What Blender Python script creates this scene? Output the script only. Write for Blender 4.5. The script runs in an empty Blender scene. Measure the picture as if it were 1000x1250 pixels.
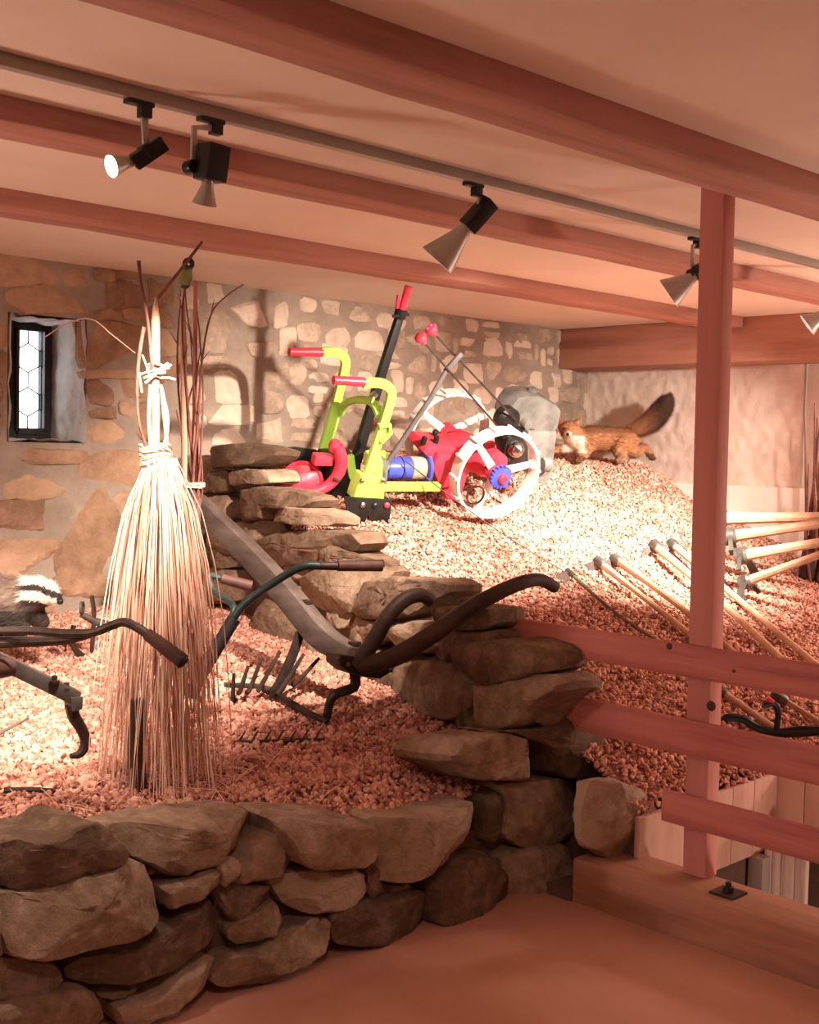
import bpy, bmesh, math, random
import numpy as np
from mathutils import Vector, Matrix, noise

SC = bpy.context.scene
COL = SC.collection
V = Vector
rnd = random.Random(11)
npr = np.random.RandomState(5)

# ------------------------------------------------------------------ camera
F_PX = 1494.34
yaw, pitch, roll = (math.radians(a) for a in (45.9547, 2.9606, -1.4161))
EYE = V((0, 0, 1.6))
_f = V((math.cos(yaw) * math.cos(pitch), math.sin(yaw) * math.cos(pitch), -math.sin(pitch)))
_r = V((math.sin(yaw), -math.cos(yaw), 0))
_d = _f.cross(_r)
CR = _r * math.cos(roll) + _d * math.sin(roll)
CD = _d * math.cos(roll) - _r * math.sin(roll)
CF = _f
cam = bpy.data.cameras.new('camera')
cam.sensor_fit = 'HORIZONTAL'
cam.sensor_width = 36
cam.lens = 36 * F_PX / 1000
cam.clip_start = .05
camo = bpy.data.objects.new('camera', cam)
camo.matrix_world = Matrix(((CR.x, -CD.x, -CF.x, EYE.x), (CR.y, -CD.y, -CF.y, EYE.y), (CR.z, -CD.z, -CF.z, EYE.z), (0, 0, 0, 1)))
COL.objects.link(camo)
SC.camera = camo

# ------------------------------------------------------------------ world, exposure
world = bpy.data.worlds.new('daylight')
SC.world = world
world.use_nodes = True
bg = world.node_tree.nodes['Background']
bg.inputs[0].default_value = (.84, .92, 1, 1)
bg.inputs[1].default_value = 4.0
SC.view_settings.view_transform = 'Standard'
SC.view_settings.look = 'None'
SC.view_settings.gamma = 1
SC.view_settings.use_curve_mapping = False
SC.view_settings.exposure = 0.65
SC.cycles.use_denoising = True
SC.cycles.diffuse_bounces = 6
SC.cycles.max_bounces = 10
SC.cycles.sample_clamp_indirect = 6
LIGHT = (1, .82, .69)


def spot(name, loc, aim, watts, cone, blend=.6, col=LIGHT, size=.03, parent=None):
    l = bpy.data.lights.new(name, 'SPOT')
    l.energy = watts
    l.color = col
    l.spot_size = math.radians(cone)
    l.spot_blend = blend
    l.shadow_soft_size = size
    o = bpy.data.objects.new(name, l)
    o.location = loc
    o.rotation_euler = (V(aim) - V(loc)).to_track_quat('-Z', 'Y').to_euler()
    COL.objects.link(o)
    if parent:
        o.location = V(loc) - parent.location
        o.parent = parent
    return o


# ambient: warm point lights added as unseen fill
def bulb(name, loc, watts, r=.12):
    l = bpy.data.lights.new(name, 'POINT')
    l.energy = watts
    l.color = (1, .75, .63)
    l.shadow_soft_size = r
    o = bpy.data.objects.new(name, l)
    o.location = loc
    COL.objects.link(o)


bulb('room_fill', (-.9, -.9, 2.2), 3)  # this and the next: added fill behind the visitor, no known lamp
bulb('room_fill', (1.6, -1.2, 2.2), 3)
spot('visitor_downlight', (.9, 1.0, 2.4), (1.5, 1.7, 0), 36, 125, 1, (1, .70, .60), .1)
bulb('side_fill', (.1, 4.0, 1.4), 56)  # added fill past the left edge, lifts the ceiling and back wall
bulb('side_fill', (6.7, 1.6, 1.4), 90)  # added fill past the right edge, lifts the ceiling and plaster wall
bulb('stairwell_fill', (3.95, 1.0, -.4), 22)  # added unseen light that brightens the planks in the shaft

# ------------------------------------------------------------------ geometry of the place seen through the lens
def ray(x, y):
    return CR * ((x - 500) / F_PX) + CD * ((y - 625) / F_PX) + CF


def U(x, y, ax, v):
    q = ray(x, y)
    i = 'xyz'.index(ax)
    return EYE + q * ((v - EYE[i]) / q[i])


def UP(x, y, p0, n):
    q = ray(x, y)
    return EYE + q * ((p0 - EYE).dot(n) / q.dot(n))


def proj(p):
    q = p - EYE
    z = q.dot(CF)
    return 500 + F_PX * q.dot(CR) / z, 625 + F_PX * q.dot(CD) / z, z


def vplane(p0, az):
    """upright plane through p0 that runs along compass angle az; returns pixel -> point"""
    n = V((-math.sin(math.radians(az)), math.cos(math.radians(az)), 0))
    return lambda x, y: UP(x, y, p0, n)


ZC = 2.531      # ceiling
YB = 5.95       # back wall
XR = 7.68       # plaster wall on the right
YF = 2.85       # face of the low front wall
TX0, TY0, TK = 3.40, 2.95, .65 / 3.0      # terrace wall line


def tx(y):
    return TX0 + TK * (y - TY0)


UPK = np.array([[1.0, .27], [2.3, .28], [2.5, .30], [2.6, .37], [2.75, .48], [3.2, .63], [3.6, .77], [3.93, .86], [4.3, 1.04], [4.6, 1.17],
                [4.9, 1.25], [5.2, 1.46], [5.45, 1.54], [5.95, 1.57]])


def zup(x, y):
    x = np.asarray(x, float)
    y = np.asarray(y, float)
    z = 0
    for o, w in ((-.12, .25), (0, .5), (.12, .25)):
        z = z + w * np.interp(y + o, UPK[:, 0], UPK[:, 1])
    z = z + .018 * np.sin(x * 3.1 + y * 1.7) * np.sin(y * 2.3 - x * .8)
    # the heap falls off a little towards the terrace wall and the plaster wall
    z = z - .10 * np.clip(1 - (x - tx(y)) / .9, 0, 1) * np.clip((y - 3.9) / .8, 0, 1)
    z = z - .075 * np.exp(-((x - 4.12) ** 2 + (y - 4.66) ** 2) / .05)
    z = z + .13 * np.exp(-((x - 7.2) ** 2 / .10 + (y - 5.1) ** 2 / .035))
    z = z - .02 * np.clip((x - 7.25) / .4, 0, 1) * np.clip((y - 4.6) / .5, 0, 1)
    return z


def zlow(x, y):
    x = np.asarray(x, float)
    y = np.asarray(y, float)
    z = .45 + np.clip((y - 3.1) / 2.8, 0, 1) * .15 - .07 * np.clip((3.16 - y) / .2, 0, 1)
    t = np.clip((x - 2.3) / 1.3, 0, 1)
    z = z + .09 * t * np.clip((y - 3.25) / .5, 0, 1) - .03 * t * np.clip((3.5 - y) / .4, 0, 1)
    return z + .014 * np.sin(x * 4.1 - y * 2.0) * np.sin(y * 3.0 + x)


def G(px, py, up=0.0):
    """where the sight line through a pixel meets the gravel"""
    q = ray(px, py)
    t = 2.0
    while t < 10:
        p = EYE + q * t
        if p.y > 2.5 or p.x > 3.7:
            z = float(zup(p.x, p.y)) if p.x > tx(p.y) + .05 else float(zlow(p.x, p.y))
            if p.z <= z + up:
                return V((p.x, p.y, z + up))
        t += .01
    return EYE + q * 5


# ------------------------------------------------------------------ materials
def nt_mat(name):
    m = bpy.data.materials.new(name)
    m.use_nodes = True
    t = m.node_tree
    return m, t, t.nodes['Principled BSDF']


def ramp(t, cols):
    r = t.nodes.new('ShaderNodeValToRGB')
    e = r.color_ramp.elements
    while len(e) < len(cols):
        e.new(.5)
    for i, (p, c) in enumerate(cols):
        e[i].position = p
        e[i].color = (*c, 1)
    return r


def coords(t, scale, kind='Object'):
    tc = t.nodes.new('ShaderNodeTexCoord')
    mp = t.nodes.new('ShaderNodeMapping')
    mp.inputs['Scale'].default_value = scale
    t.links.new(tc.outputs[kind], mp.inputs[0])
    return mp.outputs[0]


def noise_mat(name, cols, scale=(6, 6, 6), detail=6, rough=.85, bump=.2, bscale=None, dist=.01, metal=0, island=0.0, spec=.3):
    m, t, b = nt_mat(name)
    co = coords(t, scale)
    n = t.nodes.new('ShaderNodeTexNoise')
    n.inputs['Scale'].default_value = 1
    n.inputs['Detail'].default_value = detail
    n.inputs['Roughness'].default_value = .62
    t.links.new(co, n.inputs['Vector'])
    k = len(cols)
    r = ramp(t, [(.3 + .4 * i / max(1, k - 1), c) for i, c in enumerate(cols)])
    fac = n.outputs[0]
    if island:
        g = t.nodes.new('ShaderNodeNewGeometry')
        ma = t.nodes.new('ShaderNodeMath')
        ma.operation = 'MULTIPLY_ADD'
        ma.inputs[1].default_value = island
        t.links.new(g.outputs['Random Per Island'], ma.inputs[0])
        s2 = t.nodes.new('ShaderNodeMath')
        s2.operation = 'SUBTRACT'
        s2.inputs[1].default_value = island / 2
        t.links.new(n.outputs[0], s2.inputs[0])
        t.links.new(s2.outputs[0], ma.inputs[2])
        fac = ma.outputs[0]
    t.links.new(fac, r.inputs[0])
    t.links.new(r.outputs[0], b.inputs['Base Color'])
    b.inputs['Roughness'].default_value = rough
    b.inputs['Metallic'].default_value = metal
    b.inputs['Specular IOR Level'].default_value = spec
    if bump:
        n2 = t.nodes.new('ShaderNodeTexNoise')
        n2.inputs['Scale'].default_value = 1
        n2.inputs['Detail'].default_value = 8
        n2.inputs['Roughness'].default_value = .7
        co2 = coords(t, bscale or tuple(s * 4 for s in scale))
        t.links.new(co2, n2.inputs['Vector'])
        bp = t.nodes.new('ShaderNodeBump')
        bp.inputs['Strength'].default_value = bump
        bp.inputs['Distance'].default_value = dist
        t.links.new(n2.outputs[0], bp.inputs['Height'])
        t.links.new(bp.outputs[0], b.inputs['Normal'])
    return m


def objrand_mat(name, cols, scale, bump, bscale, dist, rough=.9, swing=.45):
    """stone: colour noise shifted by the object's own random number"""
    m = noise_mat(name, cols, scale, 7, rough, bump, bscale, dist)
    t = m.node_tree
    for n in t.nodes:
        if n.type == 'TEX_NOISE':
            n.inputs['Roughness'].default_value = .76
    oi = t.nodes.new('ShaderNodeObjectInfo')
    r = [n for n in t.nodes if n.type == 'VALTORGB'][0]
    src = r.inputs[0].links[0].from_socket
    ma = t.nodes.new('ShaderNodeMath')
    ma.operation = 'MULTIPLY_ADD'
    ma.inputs[1].default_value = swing
    s2 = t.nodes.new('ShaderNodeMath')
    s2.operation = 'SUBTRACT'
    s2.inputs[1].default_value = swing / 2
    t.links.new(src, s2.inputs[0])
    t.links.new(oi.outputs['Random'], ma.inputs[0])
    t.links.new(s2.outputs[0], ma.inputs[2])
    t.links.new(ma.outputs[0], r.inputs[0])
    return m


M = {}
M['ceiling'] = noise_mat('ceiling_plaster', [(.73, .60, .49), (.81, .69, .575)], (1.3, 1.3, 1.3), 4, .95, .12, (35, 35, 35), .004)
M['plaster'] = noise_mat('wall_plaster', [(.62, .51, .43), (.80, .70, .61)], (3, 3, 3), 8, .95, .5, (14, 14, 14), .02)
M['plinth'] = noise_mat('plinth_plaster', [(.74, .66, .59), (.84, .77, .70)], (3, 3, 3), 5, .9, .3, (10, 10, 10), .012)
M['beam_x'] = noise_mat('beam_wood_x', [(.26, .115, .08), (.42, .20, .15), (.50, .25, .19)], (.8, 9, 9), 7, .75, .35, (1.5, 30, 30), .006)
M['beam_y'] = noise_mat('beam_wood_y', [(.26, .12, .08), (.42, .21, .15), (.50, .26, .19)], (9, .8, 9), 7, .75, .35, (30, 1.5, 30), .006)
M['beam_z'] = noise_mat('beam_wood_z', [(.50, .205, .17), (.62, .275, .235)], (9, 9, .8), 6, .7, .3, (30, 30, 1.5), .005)
M['rail'] = noise_mat('rail_wood', [(.27, .075, .062), (.48, .165, .14), (.60, .225, .19)], (10, .9, 16), 8, .6, .3, (26, 1.4, 40), .005)
M['sill'] = noise_mat('floor_beam_wood', [(.22, .10, .06), (.37, .18, .115), (.42, .22, .15)], (9, .9, 9), 8, .75, .4, (26, 1.5, 26), .006)
M['floor'] = noise_mat('floor_boards', [(.44, .22, .15), (.56, .30, .215)], (2.2, 1.2, 4), 7, .6, .1, (12, 6, 12), .004)
M['pale_board'] = noise_mat('pale_boards', [(.50, .29, .22), (.66, .42, .33)], (8, 8, 1.2), 6, .75, .25, (30, 30, 3), .004)
M['white_plank'] = noise_mat('worn_planks', [(.42, .32, .26), (.72, .60, .52), (.78, .68, .60)], (14, 14, 1.2), 8, .8, .4, (40, 40, 4), .005)
M['stone'] = objrand_mat('field_stone', [(.16, .10, .06), (.33, .22, .145), (.53, .39, .275)], (11, 11, 11), 1.0, (30, 30, 30), .022)
M['stone_back'] = objrand_mat('wall_stone', [(.31, .235, .17), (.50, .40, .305), (.65, .545, .435)], (7, 7, 7), .5, (28, 28, 28), .015, swing=.4)
M['stone_brown'] = objrand_mat('brown_wall_stone', [(.24, .14, .085), (.37, .23, .145), (.48, .32, .21)], (6, 6, 6), .5, (26, 26, 26), .015, swing=.35)
M['mortar'] = noise_mat('mortar', [(.25, .195, .15), (.40, .325, .26)], (5, 5, 5), 8, 1, .6, (40, 40, 40), .02)
M['earth'] = noise_mat('earth', [(.10, .06, .042), (.18, .11, .08)], (8, 8, 8), 6, 1, .4, None, .02)
M['gravel'] = noise_mat('crushed_gravel', [(.40, .16, .11), (.60, .30, .215), (.75, .44, .335)], (9, 9, 9), 4, .95, 0, island=.55)
M['gravel_base'] = noise_mat('gravel_bed', [(.22, .10, .075), (.42, .22, .16)], (60, 60, 60), 5, 1, .8, (70, 70, 70), .02)
M['straw'] = noise_mat('straw', [(.48, .25, .165), (.70, .45, .33), (.80, .57, .44)], (3, 3, 3), 3, .6, 0, island=.7)
M['twig'] = noise_mat('twig_bark', [(.10, .035, .025), (.24, .095, .07)], (20, 20, 20), 4, .8, .2)
M['pole'] = noise_mat('peeled_pole', [(.44, .24, .15), (.62, .40, .27)], (16, 16, 1.5), 5, .7, .2)
M['lath'] = noise_mat('red_lath', [(.33, .12, .09), (.44, .18, .13)], (16, 16, 1.5), 5, .7, .2)
M['oldwood'] = noise_mat('weathered_wood', [(.055, .04, .034), (.105, .08, .068), (.15, .115, .10)], (14, 3, 14), 7, .65, .3, (40, 8, 40), .004)
M['beamdark'] = noise_mat('dark_beam_wood', [(.04, .03, .026), (.085, .066, .057)], (14, 14, 14), 6, .6, .25)
M['darkwood'] = noise_mat('dark_handle_wood', [(.032, .018, .013), (.075, .042, .032)], (10, 10, 10), 6, .5, .2)
M['grip'] = noise_mat('brown_grip', [(.055, .025, .018), (.115, .052, .038)], (14, 14, 14), 5, .55, .2)
M['handle'] = noise_mat('ash_handle', [(.48, .29, .18), (.68, .46, .31)], (12, 12, 12), 5, .6, .15)
M['handle_dark'] = noise_mat('oiled_handle', [(.36, .19, .11), (.52, .31, .2)], (12, 12, 12), 5, .6, .15)
M['handle_grey'] = noise_mat('mossy_handle', [(.10, .09, .05), (.20, .17, .10)], (12, 12, 12), 5, .7, .15)
M['iron'] = noise_mat('old_iron', [(.035, .026, .022), (.085, .06, .05)], (20, 20, 20), 5, .5, .2, metal=.6)
M['steel'] = noise_mat('worn_steel', [(.06, .055, .048), (.15, .138, .12)], (16, 16, 16), 5, .45, .15, metal=.5)
M['teal'] = noise_mat('teal_tube', [(.02, .035, .032), (.05, .075, .07)], (18, 18, 18), 5, .4, .1, metal=.3)
M['black'] = noise_mat('black_paint', [(.008, .008, .008), (.018, .017, .016)], (10, 10, 10), 3, .4, 0)
M['rubber'] = noise_mat('black_rubber', [(.012, .01, .01), (.03, .025, .024)], (20, 20, 20), 3, .6, 0)
M['lime'] = noise_mat('lime_paint', [(.33, .60, .085), (.43, .71, .12)], (8, 8, 8), 4, .35, 0)
M['red'] = noise_mat('red_paint', [(.55, .03, .055), (.70, .05, .085)], (8, 8, 8), 4, .35, 0)
M['blue'] = noise_mat('blue_paint', [(.05, .07, .48), (.085, .11, .62)], (8, 8, 8), 4, .35, 0)
M['white'] = noise_mat('white_paint', [(.66, .60, .55), (.82, .77, .72)], (9, 9, 9), 5, .45, .1)
M['rope'] = noise_mat('wound_cord', [(.42, .30, .21), (.62, .48, .36)], (10, 10, 90), 4, .8, .3)
M['engine'] = noise_mat('grey_engine_paint', [(.075, .075, .068), (.13, .13, .12), (.175, .17, .155)], (9, 9, 9), 6, .4, .15)
M['column'] = noise_mat('grey_column_paint', [(.075, .065, .068), (.13, .115, .12)], (9, 9, 9), 4, .4, 0)
M['chrome'] = noise_mat('dull_chrome', [(.35, .33, .30), (.5, .47, .43)], (9, 9, 9), 4, .25, 0, metal=1)
M['lampgrey'] = noise_mat('grey_lamp_metal', [(.36, .32, .28), (.44, .40, .36)], (9, 9, 9), 3, .4, 0, metal=.3)
M['track'] = noise_mat('grey_track', [(.28, .245, .21), (.34, .30, .26)], (3, 3, 3), 3, .4, 0, metal=.4)
M['frame'] = noise_mat('dark_window_frame', [(.018, .012, .012), (.04, .028, .026)], (12, 12, 12), 4, .5, .1)
M['lead'] = noise_mat('lead_came', [(.02, .02, .022), (.05, .05, .055)], (20, 20, 20), 3, .5, 0, metal=.4)
M['reveal'] = noise_mat('lime_washed_reveal', [(.36, .30, .25), (.62, .58, .54), (.74, .71, .68)], (5, 5, 5), 7, .95, .6, (22, 22, 22), .02)
m, t, b = nt_mat('window_glass')
b.inputs['Base Color'].default_value = (.95, .97, 1, 1)
b.inputs['Roughness'].default_value = .05
tr = t.nodes.new('ShaderNodeBsdfTransparent')
mx = t.nodes.new('ShaderNodeMixShader')
mx.inputs[0].default_value = .9
t.links.new(b.outputs[0], mx.inputs[1])
t.links.new(tr.outputs[0], mx.inputs[2])
t.links.new(mx.outputs[0], t.nodes['Material Output'].inputs[0])
M['glass'] = m
m, t, b = nt_mat('lit_bulb')
b.inputs['Emission Color'].default_value = (1, .95, .88, 1)
b.inputs['Emission Strength'].default_value = 14
M['bulb'] = m


def vcol_mat(name, rough=.85):
    m, t, b = nt_mat(name)
    a = t.nodes.new('ShaderNodeVertexColor')
    a.layer_name = 'coat'
    t.links.new(a.outputs[0], b.inputs['Base Color'])
    b.inputs['Roughness'].default_value = rough
    b.inputs['Specular IOR Level'].default_value = .15
    return m


M['coat'] = vcol_mat('animal_coat')


# ------------------------------------------------------------------ mesh tools
def root_loc(o):
    while o.parent:
        o = o.parent
    return o.location.copy()


def finish(name, verts, faces, mat, parent=None, loc=None, smooth=35, bevel=0, recalc=True):
    me = bpy.data.meshes.new(name)
    base = root_loc(parent) if parent else (V(loc) if loc is not None else V((0, 0, 0)))
    me.from_pydata([tuple(V(v) - base) for v in verts], [], faces)
    if recalc or bevel:
        bm = bmesh.new()
        bm.from_mesh(me)
        if bevel:
            es = [e for e in bm.edges if len(e.link_faces) == 2 and e.calc_face_angle(0) > .6]
            bmesh.ops.bevel(bm, geom=es, offset=bevel, segments=2, profile=.6, affect='EDGES', clamp_overlap=True)
        bmesh.ops.recalc_face_normals(bm, faces=bm.faces)
        bm.to_mesh(me)
        bm.free()
    if smooth:
        me.shade_smooth()
        me.set_sharp_from_angle(angle=math.radians(smooth))
    me.materials.append(M[mat])
    o = bpy.data.objects.new(name, me)
    COL.objects.link(o)
    if parent:
        o.parent = parent
    else:
        o.location = base
    return o


class MB:
    def __init__(self):
        self.v = []
        self.f = []

    def add(self, vs, fs):
        b = len(self.v)
        self.v += [V(p) for p in vs]
        self.f += [[i + b for i in q] for q in fs]
        return self

    def box(self, lo, hi):
        (a, b, c), (d, e, f) = lo, hi
        return self.add([(a, b, c), (d, b, c), (d, e, c), (a, e, c), (a, b, f), (d, b, f), (d, e, f), (a, e, f)],
                        [(0, 3, 2, 1), (4, 5, 6, 7), (0, 1, 5, 4), (1, 2, 6, 5), (2, 3, 7, 6), (3, 0, 4, 7)])

    def obox(self, c, x, y, z):
        """oriented box, half-extents as vectors"""
        c = V(c)
        ps = [c + x * i + y * j + z * k for k in (-1, 1) for i, j in ((-1, -1), (1, -1), (1, 1), (-1, 1))]
        return self.add(ps, [(0, 3, 2, 1), (4, 5, 6, 7), (0, 1, 5, 4), (1, 2, 6, 5), (2, 3, 7, 6), (3, 0, 4, 7)])

    def prism(self, pts, vec):
        n = len(pts)
        vec = V(vec)
        ps = [V(p) - vec * .5 for p in pts] + [V(p) + vec * .5 for p in pts]
        return self.add(ps, [list(range(n))[::-1], list(range(n, 2 * n))] + [[i, (i + 1) % n, n + (i + 1) % n, n + i] for i in range(n)])

    def tube(self, pts, rad, seg=10, caps=True, flat=None):
        """round tube through pts; rad a number or one per point; flat=(normal, ratio) squashes it"""
        pts = [V(p) for p in pts]
        n = len(pts)
        rs = rad if isinstance(rad, (list, tuple)) else [rad] * n
        up = None
        ring = []
        for i in range(n):
            t = (pts[min(i + 1, n - 1)] - pts[max(i - 1, 0)]).normalized()
            if up is None:
                up = V((0, 0, 1)) if abs(t.z) < .9 else V((1, 0, 0))
            s = t.cross(up).normalized()
            up = s.cross(t).normalized()
            row = []
            for k in range(seg):
                a = 2 * math.pi * k / seg
                row.append(pts[i] + (s * math.cos(a) + up * math.sin(a)) * rs[i])
            ring.append(row)
        vs = [p for row in ring for p in row]
        fs = []
        for i in range(n - 1):
            for k in range(seg):
                k2 = (k + 1) % seg
                fs.append((i * seg + k, i * seg + k2, (i + 1) * seg + k2, (i + 1) * seg + k))
        if caps:
            fs.append(list(range(seg))[::-1])
            fs.append(list(range((n - 1) * seg, n * seg)))
        return self.add(vs, fs)

    def bar(self, pts, w, nrm, t):
        """flat bar: path in a plane with normal nrm, width w in the plane (number or list), thickness t"""
        pts = [V(p) for p in pts]
        nrm = V(nrm).normalized()
        n = len(pts)
        ws = w if isinstance(w, (list, tuple)) else [w] * n
        vs = []
        for i in range(n):
            d = (pts[min(i + 1, n - 1)] - pts[max(i - 1, 0)]).normalized()
            s = nrm.cross(d).normalized()
            for a, b in ((-1, -1), (1, -1), (1, 1), (-1, 1)):
                vs.append(pts[i] + s * (a * ws[i] / 2) + nrm * (b * t / 2))
        fs = [(0, 1, 2, 3), (4 * n - 1, 4 * n - 2, 4 * n - 3, 4 * n - 4)]
        for i in range(n - 1):
            for k in range(4):
                k2 = (k + 1) % 4
                fs.append((i * 4 + k, (i + 1) * 4 + k, (i + 1) * 4 + k2, i * 4 + k2))
        return self.add(vs, fs)

    def lathe(self, o, ax, prof, seg=24, closed=False):
        o = V(o)
        ax = V(ax).normalized()
        up = V((0, 0, 1)) if abs(ax.z) < .9 else V((1, 0, 0))
        s = ax.cross(up).normalized()
        u = s.cross(ax)
        vs = []
        for r, h in prof:
            for k in range(seg):
                a = 2 * math.pi * k / seg
                vs.append(o + ax * h + (s * math.cos(a) + u * math.sin(a)) * max(r, 1e-4))
        fs = []
        m_ = len(prof)
        for i in range(m_ if closed else m_ - 1):
            j = (i + 1) % m_
            for k in range(seg):
                k2 = (k + 1) % seg
                fs.append((i * seg + k, i * seg + k2, j * seg + k2, j * seg + k))
        if not closed:
            if prof[0][0] > .002:
                fs.append(list(range(seg))[::-1])
            if prof[-1][0] > .002:
                fs.append(list(range((m_ - 1) * seg, m_ * seg)))
        return self.add(vs, fs)

    def ball(self, c, r, sc=(1, 1, 1), seg=12):
        prof = [(math.sin(math.pi * i / 8) * r, -math.cos(math.pi * i / 8) * r) for i in range(9)]
        b = len(self.v)
        self.lathe((0, 0, 0), (0, 0, 1), prof, seg)
        for i in range(b, len(self.v)):
            p = self.v[i]
            self.v[i] = V((p.x * sc[0], p.y * sc[1], p.z * sc[2])) + V(c)
        return self

    def build(self, name, mat, parent=None, **k):
        return finish(name, self.v, self.f, mat, parent, **k)


def smooth_path(pts, n=6):
    """Catmull-Rom through the points"""
    pts = [V(p) for p in pts]
    out = []
    for i in range(len(pts) - 1):
        p0, p1, p2, p3 = pts[max(i - 1, 0)], pts[i], pts[i + 1], pts[min(i + 2, len(pts) - 1)]
        for k in range(n):
            t_ = k / n
            out.append(.5 * ((2 * p1) + (p2 - p0) * t_ + (2 * p0 - 5 * p1 + 4 * p2 - p3) * t_ ** 2 + (3 * p1 - p0 - 3 * p2 + p3) * t_ ** 3))
    out.append(pts[-1])
    return out


def lerps(vals, n):
    return [float(np.interp(i / (n - 1) * (len(vals) - 1), range(len(vals)), vals)) for i in range(n)]


def tag(o, label, cat, group=None, kind=None):
    o['label'] = label
    o['category'] = cat
    if group:
        o['group'] = group
    if kind:
        o['kind'] = kind
    return o


def thing(name, label, cat, loc, group=None):
    o = bpy.data.objects.new(name, None)
    o.location = loc
    o.empty_display_size = .1
    COL.objects.link(o)
    return tag(o, label, cat, group)


# ================================================================== STRUCTURE
# ceiling, floors, outer walls
tag(MB().box((-3, -3, ZC), (8.0, 6.6, ZC + .12)).build('ceiling', 'ceiling'), 'cream plastered ceiling above the beams', 'ceiling', kind='structure')
tag(MB().box((-3, -3, -.1), (3.43, 3.2, 0)).build('floor', 'floor'), 'reddish brown boarded floor in front of the stone wall', 'floor', kind='structure')
tag(MB().box((-3.1, -3, -1.8), (-3, 6.7, 2.7)).build('wall_left', 'plaster'), 'plastered wall left of the visitor', 'wall', kind='structure')
tag(MB().box((-3, -3.1, -1.8), (8.0, -3, 2.7)).build('wall_near', 'plaster'), 'plastered wall behind the visitor', 'wall', kind='structure')
tag(MB().box((-3, -3, -1.8), (8.0, 6.7, -1.6)).build('floor_below', 'floor'), 'dim lower floor below the stair opening', 'floor', kind='structure')

# back wall with window opening (mortar bed), stones added below
WX0, WX1, WZ0, WZ1 = 2.875, 3.32, 1.585, 2.245
wb = MB()
wb.box((-3, YB, -1.7), (WX0, YB + .46, 2.6))
wb.box((WX1, YB, -1.7), (8.0, YB + .46, 2.6))
wb.box((WX0, YB, -1.7), (WX1, YB + .46, WZ0))
wb.box((WX0, YB, WZ1), (WX1, YB + .46, 2.6))
wall_back = tag(wb.build('wall_back', 'mortar', smooth=0), 'rubble stone back wall with wide mortar joints', 'wall', kind='structure')
rv = MB()
yr = YB + .46
rv.add([(WX1, YB - .012, WZ0), (WX1, yr, WZ0), (WX1, yr, WZ1), (WX1, YB - .012, WZ1)], [(0, 1, 2, 3)])
rv.add([(WX0, YB - .012, WZ0), (WX0, yr, WZ0), (WX0, yr, WZ1), (WX0, YB - .012, WZ1)], [(0, 1, 2, 3)])
rv.add([(WX0, YB - .012, WZ0), (WX1, YB - .012, WZ0), (WX1, yr, WZ0), (WX0, yr, WZ0)], [(0, 1, 2, 3)])
rv.add([(WX0, YB - .012, WZ1), (WX1, YB - .012, WZ1), (WX1, yr, WZ1), (WX0, yr, WZ1)], [(0, 1, 2, 3)])
# thicken and roughen the reveal lining
bmv = bmesh.new()
for q in rv.f:
    bmv.faces.new([bmv.verts.new(rv.v[i]) for i in q])
bmesh.ops.subdivide_edges(bmv, edges=bmv.edges[:], cuts=10, use_grid_fill=True)
cx, cz = (WX0 + WX1) / 2, (WZ0 + WZ1) / 2
for vv in bmv.verts:
    d = .022 * (noise.noise(vv.co * 9) + .6 * noise.noise(vv.co * 22)) + .008
    if abs(vv.co.x - WX1) < .001 or abs(vv.co.x - WX0) < .001:
        vv.co.x += (-1 if vv.co.x > cx else 1) * max(d, .002)
    else:
        vv.co.z += (-1 if vv.co.z > cz else 1) * max(d, .002)
rvv = [v_.co.copy() for v_ in bmv.verts]
bmv.verts.index_update()
rvf = [[v_.index for v_ in f_.verts] for f_ in bmv.faces]
bmv.free()
finish('window_reveal', rvv, rvf, 'reveal', wall_back, smooth=50)

# window
YW = YB + .40
win = thing('window_1', 'small deep-set leaded window with dark frame in the stone wall', 'window', (3.1, YW, WZ0))
win['kind'] = 'structure'
p00 = U(17, 523, 'y', YW)
p11 = U(51, 405, 'y', YW)
gx0, gx1, gz0, gz1 = p00.x, p11.x, p00.z, p11.z
fr = MB()
fr.box((WX0 - .2, YW - .03, WZ0 - .02), (gx0, YW + .04, WZ1 + .02))
fr.box((gx1, YW - .03, WZ0 - .02), (WX1 + .02, YW + .04, WZ1 + .02))
fr.box((gx0, YW - .03, WZ0 - .02), (gx1, YW + .04, gz0))
fr.box((gx0, YW - .03, gz1), (gx1, YW + .04, WZ1 + .02))
fr.build('window_frame', 'frame', win, smooth=0)
sf = MB()
for a, b_ in (((gx0 - .012, gz0 - .012), (gx0 + .006, gz1 + .012)), ((gx1 - .006, gz0 - .012), (gx1 + .035, gz1 + .012)),
              ((gx0, gz0 - .03), (gx1, gz0 + .004)), ((gx0, gz1 - .004), (gx1, gz1 + .02))):
    sf.box((a[0], YW - .05, a[1]), (b_[0], YW - .03, b_[1]))
sf.build('casement', 'frame', win, smooth=0)


def clip_rect(poly, x0, x1, z0, z1):
    for ax, v, sg in ((0, x0, 1), (0, x1, -1), (1, z0, 1), (1, z1, -1)):
        out = []
        for i in range(len(poly)):
            a, b_ = poly[i - 1], poly[i]
            ia, ib = (a[ax] - v) * sg >= 0, (b_[ax] - v) * sg >= 0
            if ia != ib:
                k = (v - a[ax]) / (b_[ax] - a[ax])
                out.append(tuple(a[j] + (b_[j] - a[j]) * k for j in (0, 1)))
            if ib:
                out.append(b_)
        poly = out
        if not poly:
            return poly
    return poly


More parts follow.
